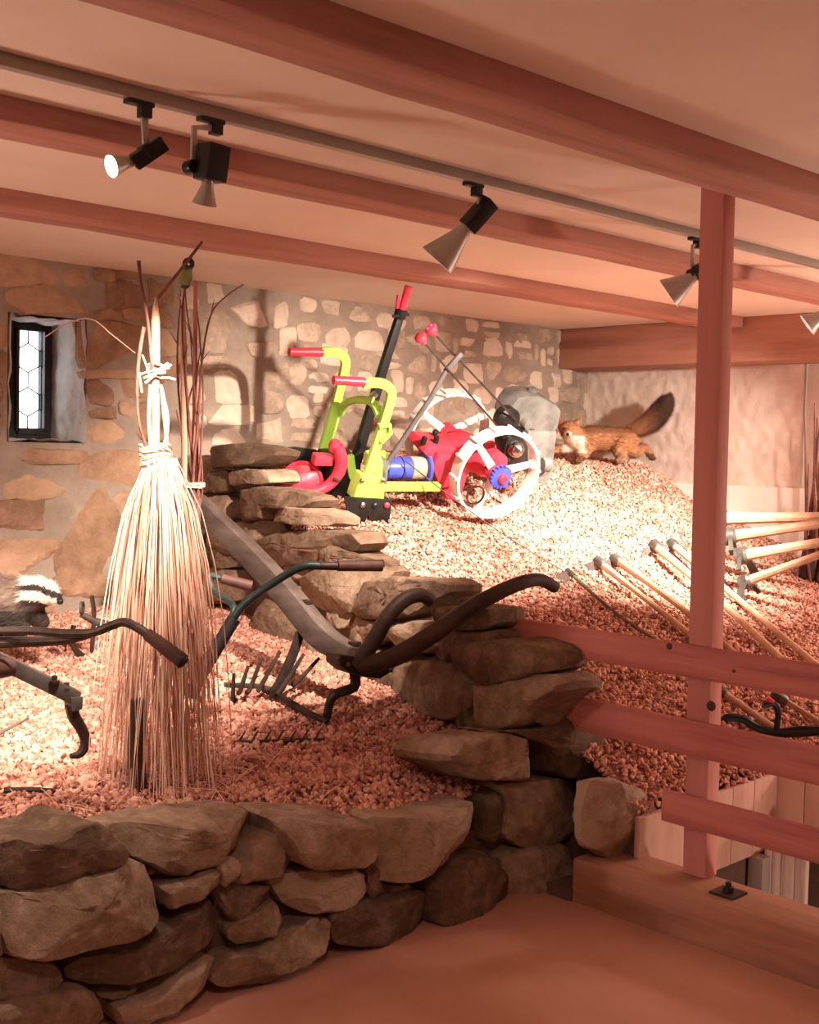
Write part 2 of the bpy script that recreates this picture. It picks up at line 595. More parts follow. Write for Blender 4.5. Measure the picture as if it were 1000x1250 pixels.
gw = gx1 - gx0
gh = gz1 - gz0
hr = .149 * gh
hw = hr * math.sqrt(3)
gcx = (gx0 + gx1) / 2
seen = set()
lead = MB()
for row in range(-1, 6):
    hz = gz1 - .054 * gh - row * 1.5 * hr
    for c in (-1.5, -.5, .5, 1.5) if row % 2 == 0 else (-1, 0, 1):
        hx = gcx + c * hw
        cl = clip_rect([(hx + hr * math.sin(math.pi / 3 * k), hz + hr * math.cos(math.pi / 3 * k)) for k in range(6)], gx0, gx1, gz0, gz1)
        if len(cl) < 3 or abs(sum(cl[i - 1][0] * cl[i][1] - cl[i][0] * cl[i - 1][1] for i in range(len(cl)))) / 2 < .0002:
            continue
        MB().prism([(x, YW + .006, z) for x, z in cl], (0, .003, 0)).build('pane', 'glass', win, smooth=0)
        for i in range(len(cl)):
            a, b_ = cl[i - 1], cl[i]
            key = tuple(sorted(((round(a[0], 3), round(a[1], 3)), (round(b_[0], 3), round(b_[1], 3)))))
            if key not in seen:
                seen.add(key)
                lead.tube([(a[0], YW, a[1]), (b_[0], YW, b_[1])], .0040, 5)
lead.build('lead_came', 'lead', win)

# plaster wall on the right, plinth, corner
ye = 4.12
wr = MB().box((XR, ye, -1.7), (XR + .3, YB, 2.53))
wr.box((XR + .02, -3, -1.7), (XR + .3, ye, 2.53))
wall_right = tag(wr.build('wall_right', 'plaster', smooth=0), 'rough whitewashed plaster wall on the right', 'wall', kind='structure')
bmv = bmesh.new()
bmesh.ops.create_grid(bmv, x_segments=90, y_segments=56, size=1)
gv = []
for vv in bmv.verts:
    y_ = ye + (vv.co.x + 1) / 2 * (YB - ye)
    z_ = 1.2 + (vv.co.y + 1) / 2 * 1.1
    gv.append(V((XR - .004 - .014 * (1 + noise.noise(V((y_ * 5, z_ * 5, 3)))) - .010 * (1 + noise.noise(V((y_ * 17, z_ * 17, 7)))), y_, z_)))
bmv.verts.index_update()
gf = [[v_.index for v_ in f_.verts] for f_ in bmv.faces]
bmv.free()
finish('plaster_coat', gv, gf, 'plaster', wall_right, smooth=60)
pln = MB().box((7.60, 4.085, .2), (XR, YB, 1.40))
tag(pln.build('baseboard_right', 'plinth', loc=(7.64, 5.0, .2), bevel=.015), 'low whitewashed ledge along the foot of the plaster wall', 'ledge', kind='structure')

# big wall beam along the right wall
tag(MB().box((7.29, -2.9, 2.235), (7.66, YB, ZC)).build('wall_beam', 'beam_y', loc=(7.47, 2, 2.235), bevel=.012),
    'thick reddish wooden wall beam above the plaster wall', 'beam')


def rough_beam(name, lo, hi, mat, label, axis=0, cuts=40, amp=.006):
    b = bmesh.new()
    bmesh.ops.create_cube(b, size=1)
    for vv in b.verts:
        vv.co = V([lo[i] + (vv.co[i] + .5) * (hi[i] - lo[i]) for i in range(3)])
    es = [e for e in b.edges if abs((e.verts[0].co - e.verts[1].co)[axis]) > .5]
    bmesh.ops.bevel(b, geom=es, offset=.012, segments=2, affect='EDGES', profile=.5)
    es = [e for e in b.edges if abs((e.verts[0].co - e.verts[1].co)[axis]) > .5]
    bmesh.ops.subdivide_edges(b, edges=es, cuts=cuts)
    sd = rnd.random() * 50
    for vv in b.verts:
        q = vv.co * 2.2 + V((sd, 0, 0))
        q2 = vv.co * 7 + V((sd, 0, 0))
        for i in range(3):
            if i != axis and vv.co.z < hi[2] - .005:
                vv.co[i] += amp * noise.noise(q + V((0, i * 9, 0))) + amp * .5 * noise.noise(q2 + V((0, i * 9, 0)))
    b.verts.index_update()
    vs = [v_.co.copy() for v_ in b.verts]
    fs = [[v_.index for v_ in f_.verts] for f_ in b.faces]
    b.free()
    o = finish(name, vs, fs, mat, loc=[(lo[i] + hi[i]) / 2 for i in range(2)] + [lo[2]], smooth=40)
    return tag(o, label, 'beam') if label else o


for y1, wd, zb, lb in ((2.22, .21, 2.455, 'nearest and widest reddish ceiling beam, resting against the square post'),
                       (3.41, .20, 2.462, 'middle reddish ceiling beam just behind the spotlight track'),
                       (4.62, .24, 2.462, 'rearmost reddish ceiling beam close to the stone wall')):
    o = rough_beam('ceiling_beam', (-2.95, y1 - wd, zb), (7.28, y1, ZC + .01), 'beam_x', lb)
    o['group'] = 'ceiling beams'

# railing
FBX = 3.43
sill = thing('floor_beam', 'heavy squared wooden beam lying along the floor edge under the railing', 'beam', (3.55, 1.5, 0))
o = rough_beam('timber', (FBX, -2.9, -.1), (3.67, 2.66, .157), 'sill', None, 1, 30, .004)
o.location = o.location - sill.location
o.parent = sill
bp_ = U(889, 1091, 'z', .157)
MB().obox(bp_ + V((0, 0, .004)), V((.045, 0, 0)), V((0, .045, 0)), V((0, 0, .004))).build('washer_plate', 'iron', sill)
MB().lathe(bp_ + V((0, 0, .006)), (0, 0, 1), [(.02, 0), (.02, .018), (.011, .019), (.011, .034)], 6).build('bolt', 'iron', sill)

pn = U(874, 600, 'x', 3.60)      # near corner of the post
rail = thing('guard_railing', 'red-brown railing of three boards nailed to a square post', 'railing', (3.63, 2.3, .157))
lean = V((U(883, 240, 'x', 3.60).x, U(883, 240, 'x', 3.60).y, 0)) - V((pn.x, pn.y, 0))
pv = []
for z in (.157, 2.53):
    k = (z - pn.z) / (2.46 - pn.z)
    off = V((0, lean.y * k * .8, 0))
    for dx, dy in ((0, 0), (.075, 0), (.075, .092), (0, .092)):
        pv.append(V((3.60 + dx, pn.y + dy, z)) + off)
MB().add(pv, [(0, 3, 2, 1), (4, 5, 6, 7), (0, 1, 5, 4), (1, 2, 6, 5), (2, 3, 7, 6), (3, 0, 4, 7)]).build('post', 'beam_z', rail, bevel=.008)
for (yl, xl), zt, h in (((None, 597), .957, .115), ((None, 690), .70, .127), ((None, 808), .44, .115)):
    y0 = U(xl, {597: 750, 690: 848, 808: 963}[xl], 'x', 3.57).y
    o = rough_beam('rail', (3.572, -1.2, zt - h), (3.598, y0, zt), 'rail', None, 1, 24, .0015)
    o.location = o.location - rail.location
    o.parent = rail
# dark knots on the boards
for px, py, r in ((817, 789, .012), (896, 819, .007), (868, 862, .018)):
    c = U(px, py, 'x', 3.571 if py < 850 else 3.599)
    MB().lathe(c, (-1, 0, 0), [(r, -.002), (r * .9, .0015), (0, .002)], 12).build('knot', 'grip', rail)

# stair opening boards
well = thing('stair_opening_boards', 'pale wooden boards boxing in the stair opening behind the railing', 'boards', (4.2, 2.5, 0))
xs = [3.60, 4.22, 4.38, 4.56]
for a, b_ in zip(xs, xs[1:]):
    MB().box((a + .002, 2.5, -.0), (b_ - .002, 2.525, .305 + rnd.uniform(-.004, .004))).build('board', 'pale_board', well, bevel=.003)
ys = [2.52, 2.38, 2.20, 1.98, 1.76, 1.5, 1.2, .9]
for a, b_ in zip(ys, ys[1:]):
    MB().box((4.56, b_ + .002, -.02), (4.585, a - .002, .305 + rnd.uniform(-.004, .004))).build('board', 'pale_board', well, bevel=.003)
MB().box((4.56, -2.9, -1.6), (4.6, 2.9, -.02)).build('shaft_wall', 'earth', well, smooth=0)
MB().box((3.5, 2.66, -1.6), (4.6, 2.7, -.0)).build('shaft_end', 'earth', well, smooth=0)
door = thing('plank_panel', 'worn whitish vertical planks down inside the stair opening', 'planks', (4.45, 2.35, -.9))
yy = [U(x, 1060, 'x', 4.45).y for x in (932, 942, 953, 970, 985)]
for a, b_ in zip(yy, yy[1:]):
    MB().box((4.45, b_ + .0015, -.9), (4.475, a - .0015, .10)).build('plank', 'white_plank', door, bevel=.003)
y0, y1 = U(931, 1060, 'x', 4.38).y, U(913, 1060, 'x', 4.38).y
tag(MB().box((4.38, y0, -1.2), (4.44, y1, .0)).build('grey_upright', 'lampgrey', loc=(4.47, y0, -1.2), bevel=.004),
    'grey squared upright beside the white planks in the stair opening', 'post')
tag(MB().box((4.6, -2.9, -.1), (8, 2.0, .05)).build('floor_side', 'floor'), 'boarded ground beyond the stair opening', 'floor', kind='structure')

# ------------------------------------------------------------------ stones
def stone(poly, n, depth, parent, mat='stone', N=22, bulge=.025, amp=.012, rings=None, name='stone', tilt=.10, grow=1.0, nchip=5):
    c = sum(poly, V((0, 0, 0))) / len(poly)
    n = V(n).normalized()
    u = (V((0, 0, 1)).cross(n)).normalized()
    w = n.cross(u)
    P = [((p - c).dot(u), (p - c).dot(w)) for p in poly]
    P = [(x * grow, y * grow) for x, y in P]
    # soften corners once
    Q = []
    for i in range(len(P)):
        a, b_, d = P[i - 1], P[i], P[(i + 1) % len(P)]
        for t_ in (-.13, .13):
            o_ = a if t_ < 0 else d
            Q.append((b_[0] + (o_[0] - b_[0]) * abs(t_), b_[1] + (o_[1] - b_[1]) * abs(t_)))
    L = [0]
    for i in range(len(Q)):
        a, b_ = Q[i], Q[(i + 1) % len(Q)]
        L.append(L[-1] + math.hypot(b_[0] - a[0], b_[1] - a[1]))
    R = []
    for k in range(N):
        s = L[-1] * k / N
        i = max(j for j in range(len(Q)) if L[j] <= s + 1e-9)
        a, b_ = Q[i], Q[(i + 1) % len(Q)]
        k2 = (s - L[i]) / max(L[i + 1] - L[i], 1e-9)
        R.append((a[0] + (b_[0] - a[0]) * k2, a[1] + (b_[1] - a[1]) * k2))
    sz = L[-1] / 6
    bulge = min(bulge, sz * .3)
    rings = rings or [(.15, 1), (.32, 1), (.5, .99), (.66, .97), (.80, .92), (.90, .80), (.965, .5), (1.0, 0), (1.0, -1.0), (1.0, -2.4), (1.0, None), (.9, 'b')]
    tu, tw = rnd.uniform(-tilt, tilt), rnd.uniform(-tilt, tilt)
    sd = V((rnd.uniform(0, 99), rnd.uniform(0, 99), rnd.uniform(0, 99)))
    # two chipped planes
    chips = []
    hx = max(abs(x) for x, y in R)
    hy = max(abs(y) for x, y in R)
    for _ in range(nchip):
        a = rnd.uniform(0, 6.28)
        k_ = rnd.uniform(.25, .9)
        cn = V((math.cos(a) * k_, math.sin(a) * k_, 1)).normalized()
        # plane that starts part of the way out from the middle of the face
        st_ = rnd.uniform(.15, .75)
        chips.append((cn, V((math.cos(a) * hx * st_, math.sin(a) * hy * st_, bulge)).dot(cn)))
    vs, fs = [], []

    def put(x, y, h, front):
        if front:
            h += tu * x + tw * y
            h = max(h, -.4 * depth)
            for cn, cd in chips:
                e = V((x, y, h)).dot(cn) - cd
                if e > 0:
                    h -= e / max(cn.z, .3)
        p = c + u * x + w * y + n * h
        q = p * 6 + sd
        q2 = p * 17 + sd
        g = noise.noise_vector(q) * amp * .8 + noise.noise_vector(q2) * amp * .5 + noise.noise_vector(p * 42 + sd) * amp * .42
        vs.append(p + g)

    put(0, 0, bulge, True)
    for s, h in rings:
        if h is None:
            hh, fr_ = -depth * .75, False
        elif h == 'b':
            hh, fr_ = -depth, False
        else:
            hh, fr_ = h * bulge, True
        for x, y in R:
            put(x * s, y * s, hh, fr_)
    put(0, 0, -depth, False)
    for k in range(N):
        fs.append((0, 1 + k, 1 + (k + 1) % N))
    for i in range(len(rings) - 1):
        for k in range(N):
            k2 = (k + 1) % N
            fs.append((1 + i * N + k, 1 + (i + 1) * N + k, 1 + (i + 1) * N + k2, 1 + i * N + k2))
    e = 1 + (len(rings) - 1) * N
    for k in range(N):
        fs.append((len(vs) - 1, e + (k + 1) % N, e + k))
    return finish(name, vs, fs, mat, parent, smooth=18)


def fra(ox, oy, s):
    return lambda pts: [(ox + x / s, oy + y / s) for x, y in pts]


fA = fra(0, 940, 2.381)
fB = fra(380, 760, 2.273)
fD = fra(230, 580, 2.128)
fI = fra(0, 0, 1)
fW = fra(0, 280, 2.857)

core = MB().box((-3, 3.0, -.1), (3.6, 3.24, .36))
core.box((3.3, 2.97, -.1), (3.75, 3.2, .30))
core.box((3.42, 2.665, -.2), (3.75, 3.0, .04))
core.box((3.66, 2.55, -.2), (3.9, 3.0, .28))
core.box((3.62, 2.53, -1.6), (4.6, 2.72, .25))
core.box((3.62, 2.62, -.1), (4.6, 2.8, .33))
core.box((-3, 2.93, -.1), (3.42, 3.1, .24))
wall_front = tag(core.build('wall_front', 'earth', smooth=0), 'low dry-stone wall of rough blocks in the foreground', 'wall', kind='structure')
front = [  # outline, depth, how far the face stands forward
    (fA([(10, 215), (180, 190), (205, 160), (270, 152), (330, 195), (365, 235), (340, 275), (200, 320), (70, 360), (10, 345)]), .24, -.03),
    (fA([(335, 185), (480, 165), (620, 140), (760, 130), (815, 152), (770, 185), (740, 210), (650, 250), (610, 280), (500, 315), (430, 275), (370, 240)]), .24, -.05),
    (fA([(780, 195), (860, 190), (870, 230), (870, 290), (800, 320), (690, 335), (680, 300), (720, 260), (740, 220)]), .2, -.03),
    (fA([(8, 375), (100, 370), (270, 312), (400, 275), (450, 288), (475, 340), (475, 440), (380, 490), (250, 520), (120, 555), (20, 555)]), .26, .03),
    (fA([(480, 350), (560, 320), (640, 290), (655, 335), (590, 370), (490, 415)]), .2, 0),
    (fA([(640, 280), (690, 258), (712, 285), (690, 320), (650, 345)]), .2, 0),
    (fA([(190, 570), (230, 540), (380, 500), (520, 430), (650, 380), (650, 480), (560, 520), (500, 570), (350, 610), (260, 625), (200, 610)]), .25, -.01),
    (fA([(650, 350), (700, 335), (780, 340), (780, 380), (730, 430), (690, 440), (655, 415)]), .2, -.02),
    (fA([(680, 460), (760, 395), (820, 385), (830, 430), (800, 480), (700, 515), (680, 495)]), .2, 0),
    (fI([(332, 1078), (375, 1063), (440, 1060), (446, 1085), (425, 1105), (370, 1114), (350, 1105)]), .22, -.02),
    (fA([(630, 580), (680, 540), (760, 520), (840, 470), (930, 430), (955, 470), (950, 520), (890, 560), (800, 590), (780, 620), (640, 640), (625, 620)]), .25, .02),
    (fA([(-60, 570), (100, 550), (170, 560), (190, 610), (160, 650), (80, 675), (-60, 665)]), .25, 0),
    (fA([(-60, 690), (100, 650), (240, 630), (290, 660), (300, 745), (200, 800), (-60, 800)]), .25, .02),
    (fA([(330, 685), (450, 640), (540, 580), (620, 540), (640, 560), (615, 640), (540, 680), (430, 722), (350, 752)]), .25, .01),
    (fA([(280, 640), (390, 625), (395, 645), (320, 660)]), .15, -.02),
    (fI([(345, 1002), (400, 1003), (440, 1000), (461, 1008), (462, 1045), (445, 1060), (378, 1062), (355, 1040)]), .28, .02),
    (fB([(190, 552), (260, 545), (400, 520), (478, 500), (470, 600), (440, 640), (330, 690), (280, 720), (215, 725), (195, 640)]), .30, .03),
    (fB([(480, 480), (535, 470), (530, 560), (515, 610), (475, 605)]), .26, -.04),
    (fB([(535, 445), (640, 440), (765, 440), (755, 560), (700, 610), (610, 640), (570, 620), (525, 590), (545, 500)]), .28, -.01),
    (fB([(330, 720), (400, 665), (490, 640), (535, 680), (555, 720), (550, 780), (470, 820), (380, 848), (330, 830)]), .26, .02),
    (fB([(555, 650), (640, 620), (715, 615), (722, 740), (690, 780), (610, 805), (560, 760)]), .26, .03),
    (fB([(50, 840), (60, 800), (180, 770), (320, 740), (325, 820), (270, 880), (60, 895)]), .25, .01),
    (fB([(150, 680), (190, 670), (200, 760), (155, 765)]), .16, -.03),
    (fB([(205, 735), (280, 725), (275, 755), (215, 750)]), .14, -.03),
    (fI([(372, 1130), (400, 1120), (403, 1150), (385, 1170)]), .2, 0),
    (fI([(-40, 1012), (0, 1022), (2, 1085), (-40, 1090)]), .24, -.02),
    (fI([(-45, 1100), (0, 1098), (2, 1170), (-45, 1176)]), .24, 0),
]
for poly, dp, fw in front:
    stone([U(x, y, 'y', YF - fw) for x, y in poly], (0, -1, 0), dp, wall_front, bulge=.045, amp=.013, N=44, grow=1.0)

# corner stones where the two walls meet, and the end stone on the floor beam
for poly, yp, dp in ((fB([(375, 380), (410, 320), (520, 308), (610, 330), (668, 370), (665, 420), (580, 435), (470, 435)]), 2.86, .3),
                     (fB([(570, 300), (660, 290), (700, 262), (765, 258), (800, 310), (872, 368), (868, 400), (740, 432), (690, 420), (664, 345)]), 2.84, .3),
                     (fB([(620, 250), (650, 207), (710, 203), (725, 240), (700, 275), (640, 285)]), 2.84, .16),
                     (fB([(790, 445), (840, 435), (890, 448), (955, 510), (950, 560), (940, 645), (890, 668), (830, 652), (765, 612), (772, 500)]), 2.585, .07),
                     (fB([(500, 300), (570, 295), (650, 300), (640, 330), (560, 315)]), 2.95, .2)):
    stone([U(x, y, 'y', yp) for x, y in poly], (0, -1, .12), dp, wall_front, bulge=.05, amp=.015, N=44, grow=1.03)

# terrace wall
nT = V((-3.0, .65, 0)).normalized()
pT = V((TX0, TY0, 0))
tc = MB()
prev = None
pts = []
for y in np.linspace(2.95, 5.95, 16):
    pts.append((tx(y) + .09, y, max(.3, float(zup(tx(y) + .3, y)) - .07)))
for (xa, ya, za), (xb, yb_, zb) in zip(pts, pts[1:]):
    tc.add([(xa, ya, .1), (xb, yb_, .1), (xb, yb_, zb), (xa, ya, za), (xa + .3, ya, .1), (xb + .3, yb_, .1), (xb + .3, yb_, zb), (xa + .3, ya, za)],
           [(0, 1, 2, 3), (4, 7, 6, 5), (3, 2, 6, 7)])
wall_terrace = tag(tc.build('wall_terrace', 'earth', smooth=0), 'dry-stone terrace wall climbing from the railing to the back wall', 'wall', kind='structure')
terrace = [
    (fB([(385, 95), (430, 65), (520, 52), (590, 80), (605, 130), (540, 160), (460, 172), (430, 140)]), .28, .03),
    (fB([(430, 180), (520, 178), (600, 152), (650, 185), (600, 230), (570, 280), (520, 300), (470, 280), (430, 230)]), .28, .02),
    (fB([(245, 130), (280, 108), (360, 115), (425, 190), (420, 230), (385, 262), (290, 240), (245, 195)]), .25, 0),
    (fB([(340, 60), (400, 30), (480, 25), (492, 58), (430, 63), (390, 98), (345, 92)]), .25, 0),
    (fB([(400, 265), (435, 235), (470, 285), (500, 305), (420, 300)]), .2, -.02),
    (fB([(360, 310), (430, 295), (470, 302), (400, 325), (370, 345)]), .2, 0),
    (fD([(415, 340), (450, 285), (530, 272), (620, 278), (640, 300), (600, 330), (580, 360), (480, 375)]), .25, .02),
    (fD([(300, 270), (360, 242), (430, 238), (460, 262), (420, 300), (415, 355), (340, 345), (300, 320)]), .25, 0),
    (fD([(400, 385), (440, 362), (500, 385), (520, 420), (470, 445), (410, 425)]), .2, -.01),
    (fD([(520, 402), (580, 382), (650, 387), (700, 402), (690, 432), (620, 462), (550, 442)]), .2, 0),
    (fD([(640, 350), (720, 342), (765, 350), (765, 398), (700, 402), (640, 380)]), .2, .01),
    (fD([(160, 182), (250, 148), (395, 152), (400, 190), (300, 228), (200, 238)]), .25, .02),
    (fD([(210, 82), (300, 87), (355, 112), (345, 135), (230, 125), (210, 112)]), .22, .03),
    (fD([(105, 50), (200, 28), (298, 60), (290, 85), (205, 88), (205, 115), (110, 115)]), .22, .02),
    (fD([(155, 360), (190, 328), (250, 345), (280, 400), (250, 432), (190, 422), (155, 390)]), .2, .03),
    (fD([(50, 180), (100, 190), (120, 235), (60, 245)]), .2, 0),
    (fD([(110, 125), (200, 120), (208, 150), (160, 178), (115, 172)]), .2, 0),
    (fD([(440, 545), (490, 512), (542, 520), (542, 575), (480, 572)]), .2, 0),
    (fD([(355, 355), (415, 365), (405, 400), (360, 392)]), .2, -.01),
    (fD([(290, 430), (330, 405), (355, 470), (310, 480)]), .2, 0),
    (fD([(430, 440), (480, 450), (540, 470), (530, 505), (460, 505), (430, 480)]), .2, -.01),
    (fD([(250, 240), (300, 235), (295, 265), (255, 290)]), .2, -.01),
    (fD([(215, 245), (250, 250), (290, 300), (290, 345), (255, 330), (215, 300)]), .2, -.02),
    (fD([(330, 150), (400, 195), (460, 235), (400, 240), (330, 228)]), .2, -.02),
    (fI([(247, 548), (290, 540), (322, 552), (300, 570), (248, 572)]), .25, .02),
    (fI([(250, 576), (278, 574), (279, 600), (252, 604)]), .2, 0),
    (fI([(250, 607), (278, 606), (279, 634), (254, 634)]), .2, 0),
    (fI([(282, 576), (322, 572), (328, 590), (284, 594)]), .2, -.01),
    (fI([(255, 636), (283, 640), (300, 662), (262, 690), (252, 670)]), .2, 0),
    (fI([(252, 700), (262, 694), (285, 700), (290, 730), (255, 735)]), .2, 0),
    (fI([(225, 560), (246, 556), (248, 600), (228, 604)]), .2, -.01),
    (fI([(225, 610), (248, 608), (250, 660), (228, 662)]), .2, -.01),
    (fI([(225, 668), (250, 672), (250, 735), (228, 735)]), .2, -.01),
    (fI([(395, 815), (430, 812), (455, 830), (440, 850), (400, 845)]), .2, -.02),
]
for poly, dp, fw in terrace:
    stone([UP(x, y, pT + nT * fw, nT) for x, y in poly], nT, dp, wall_terrace, bulge=.04, amp=.012, N=32, grow=1.03 if min(q[1] for q in poly) < 640 else 1.14)

# back wall stones: large brown ones on the left, small pale rubble on the right
backL = [
    [(0, 95), (200, 95), (205, 150), (180, 190), (0, 185)], [(212, 130), (320, 130), (320, 192), (215, 192)], [(332, 140), (410, 140), (405, 180), (335, 180)],
    [(415, 145), (490, 150), (480, 172), (415, 172)], [(340, 190), (480, 180), (515, 250), (500, 268), (350, 265)], [(0, 200), (130, 197), (330, 210), (325, 285), (130, 285), (0, 290)],
    [(340, 285), (430, 275), (430, 315), (345, 315)], [(440, 275), (515, 285), (515, 320), (440, 315)], [(303, 330), (450, 345), (515, 365), (515, 470), (330, 482), (303, 450)],
    [(310, 530), (390, 535), (385, 610), (310, 600)], [(410, 530), (520, 530), (520, 580), (410, 580)], [(308, 670), (380, 670), (425, 710), (400, 745), (312, 745)],
    [(415, 600), (470, 595), (460, 650), (420, 640)], [(480, 620), (560, 610), (590, 680), (570, 730), (490, 720)], [(298, 800), (330, 780), (490, 790), (500, 880), (420, 905), (295, 890)],
    [(0, 820), (110, 830), (205, 870), (205, 920), (120, 935), (0, 930)], [(215, 960), (300, 920), (350, 915), (390, 980), (410, 1029), (400, 1180), (215, 1200)],
    [(-40, 320), (20, 320), (15, 400), (-40, 400)], [(-40, 430), (20, 425), (12, 505), (-40, 510)], [(-40, 520), (10, 520), (0, 600), (-40, 605)], [(-60, 640), (-5, 620), (-10, 720), (-60, 720)],
    [(10, 760), (150, 770), (280, 775), (270, 810), (150, 815), (20, 800)], [(0, 960), (120, 950), (195, 965), (190, 1060), (0, 1080)], [(-40, 1100), (100, 1085), (190, 1090), (190, 1190), (-40, 1210)],
    [(410, 930), (520, 910), (600, 930), (600, 1020), (430, 1030)], [(420, 1050), (600, 1040), (600, 1150), (430, 1160)], [(530, 270), (610, 275), (610, 330), (535, 345)],
    [(530, 365), (610, 350), (620, 430), (540, 440)], [(540, 460), (620, 450), (625, 520), (540, 515)], [(520, 180), (600, 190), (600, 255), (530, 250)],
    [(500, 760), (580, 750), (600, 810), (520, 820)], [(310, 495), (500, 490), (500, 515), (315, 518)], [(320, 620), (405, 625), (400, 655), (320, 655)], [(520, 840), (610, 830), (610, 900), (530, 895)],
    [(210, 1210), (420, 1190), (430, 1300), (210, 1320)], [(0, 1230), (190, 1215), (190, 1320), (0, 1330)], [(450, 1180), (600, 1170), (600, 1290), (450, 1300)],
]
for poly in backL:
    pp = fW(poly)
    stone([U(x, y, 'y', YB) for x, y in pp], (0, -1, 0), .06, wall_back, mat='stone_brown', N=22, bulge=.016, amp=.012, tilt=.05, grow=1.27, nchip=3)
backM = [
    [(705, 285), (760, 272), (850, 370), (840, 420), (705, 430)], [(800, 262), (920, 250), (925, 340), (860, 330)], [(860, 398), (960, 395), (960, 440), (880, 442)],
    [(720, 505), (800, 500), (890, 520), (895, 600), (800, 605), (725, 590)], [(725, 610), (890, 615), (885, 680), (730, 680)], [(700, 190), (800, 200), (780, 245), (700, 260)],
    [(640, 300), (695, 290), (695, 420), (640, 430)], [(640, 450), (830, 440), (835, 480), (645, 490)], [(700, 700), (860, 695), (870, 745), (700, 750)],
    [(630, 520), (705, 515), (710, 600), (630, 605)], [(630, 620), (715, 620), (715, 690), (635, 690)], [(960, 260), (1000, 255), (1000, 330), (950, 345)],
    [(635, 200), (690, 200), (690, 270), (635, 275)], [(940, 460), (1000, 455), (1005, 560), (920, 540)], [(915, 565), (1000, 575), (1000, 640), (915, 640)], [(905, 660), (1000, 655), (1000, 740), (900, 745)],
    [(970, 350), (1030, 340), (1030, 440), (975, 440)],
]
for poly in backM:
    pp = fW(poly)
    stone([U(x, y, 'y', YB) for x, y in pp], (0, -1, 0), .06, wall_back, mat='stone_back', N=16, bulge=.018, amp=.009, tilt=.05, grow=1.16, nchip=3)
x0 = U(355, 450, 'y', YB).x
z = 1.32
row = 0
while z < 2.50:
    h = rnd.uniform(.11, .18)
    if z + h > 2.50:
        h = 2.515 - z
        if h < .05:
            break
    x = x0 + rnd.uniform(-.05, .05)
    while x < XR - .05:
        w = rnd.uniform(.15, .30)
        if rnd.random() < .25:
            w = rnd.uniform(.07, .12)
        x2 = min(x + w, XR - .01)
        g = rnd.uniform(.003, .010)
        j = lambda a: rnd.uniform(-a, a)
        dy = j(.03)
        if x2 - x > .05:
            a_, b_ = x + g, x2 - g
            c_, d_ = z + g + dy, z + h - g + dy
            if rnd.random() < .12 and h > .11:
                hh = (c_ + d_) / 2
                pls = [[(a_, c_), (b_, c_ + j(.01)), (b_ + j(.01), hh - .01), (a_, hh - .012)], [(a_ + j(.01), hh + .01), (b_, hh + .008), (b_ - .01, d_), (a_ + .01, d_)]]
            else:
                e = (b_ - a_) * .25
                f_ = (d_ - c_) * .28
                pls = [[(a_ + e * rnd.random(), c_ + j(.008)), (b_ - e * rnd.random(), c_ + j(.012)), (b_, c_ + f_ * rnd.uniform(.3, 1.6)), (b_ - e * .6 * rnd.random(), d_ - f_ * rnd.random()),
                        (b_ - e * rnd.uniform(.3, 1.4), d_ + j(.012)), (a_ + e * rnd.random(), d_ + j(.012)), (a_, d_ - f_ * rnd.uniform(.3, 1.6))]]
            for q in pls:
                stone([V((px, YB, min(pz, 2.522))) for px, pz in q], (0, -1, 0), .05, wall_back, mat='stone_back', N=12, bulge=.014, amp=.010, tilt=.05, nchip=2,
                      rings=[(.6, 1), (.9, .6), (1, -.2), (1, 'b')])
        x = x2
    z += h
    row += 1


# ================================================================== GRAVEL
def pebbles(x, y, z, rmean):
    """a real little stone at every point: returns vertex and triangle arrays"""
    t = (1 + 5 ** .5) / 2
    iv = np.array([(-1, t, 0), (1, t, 0), (-1, -t, 0), (1, -t, 0), (0, -1, t), (0, 1, t), (0, -1, -t), (0, 1, -t), (t, 0, -1), (t, 0, 1), (-t, 0, -1), (-t, 0, 1)], float)
    iv /= np.linalg.norm(iv[0])
    ifc = np.array([(0, 11, 5), (0, 5, 1), (0, 1, 7), (0, 7, 10), (0, 10, 11), (1, 5, 9), (5, 11, 4), (11, 10, 2), (10, 7, 6), (7, 1, 8), (3, 9, 4), (3, 4, 2), (3, 2, 6), (3, 6, 8), (3, 8, 9),
                    (4, 9, 5), (2, 4, 11), (6, 2, 10), (8, 6, 7), (9, 8, 1)])
    n = len(x)
    r = rmean * np.exp(npr.normal(0, .28, n))
    sc = npr.uniform(.65, 1.3, (n, 3))
    sc[:, 2] *= .75
    q = npr.normal(size=(n, 4))
    q /= np.linalg.norm(q, axis=1)[:, None]
    w, a, b_, c = q.T
    R = np.stack([1 - 2 * (b_ * b_ + c * c), 2 * (a * b_ - c * w), 2 * (a * c + b_ * w), 2 * (a * b_ + c * w), 1 - 2 * (a * a + c * c), 2 * (b_ * c - a * w),
                  2 * (a * c - b_ * w), 2 * (b_ * c + a * w), 1 - 2 * (a * a + b_ * b_)], 1).reshape(n, 3, 3)
    vs = iv[None] * npr.uniform(.72, 1.2, (n, 12, 1)) * sc[:, None, :] * r[:, None, None]
    vs = np.einsum('nij,nkj->nki', R, vs)
    vs += np.stack([x, y, z], 1)[:, None, :]
    fs = (ifc[None] + (np.arange(n) * 12)[:, None, None]).reshape(-1, 3)
    return vs.reshape(-1, 3), fs


def in_view(x, y, z, m=170):
    p = np.stack([x, y, z - 1.6], 1)
    zz = p @ np.array(CF)
    u = 500 + F_PX * (p @ np.array(CR)) / np.maximum(zz, .1)
    v = 625 + F_PX * (p @ np.array(CD)) / np.maximum(zz, .1)
    return (zz > .2) & (u > -m) & (u < 1000 + m) & (v > 380) & (v < 1400)


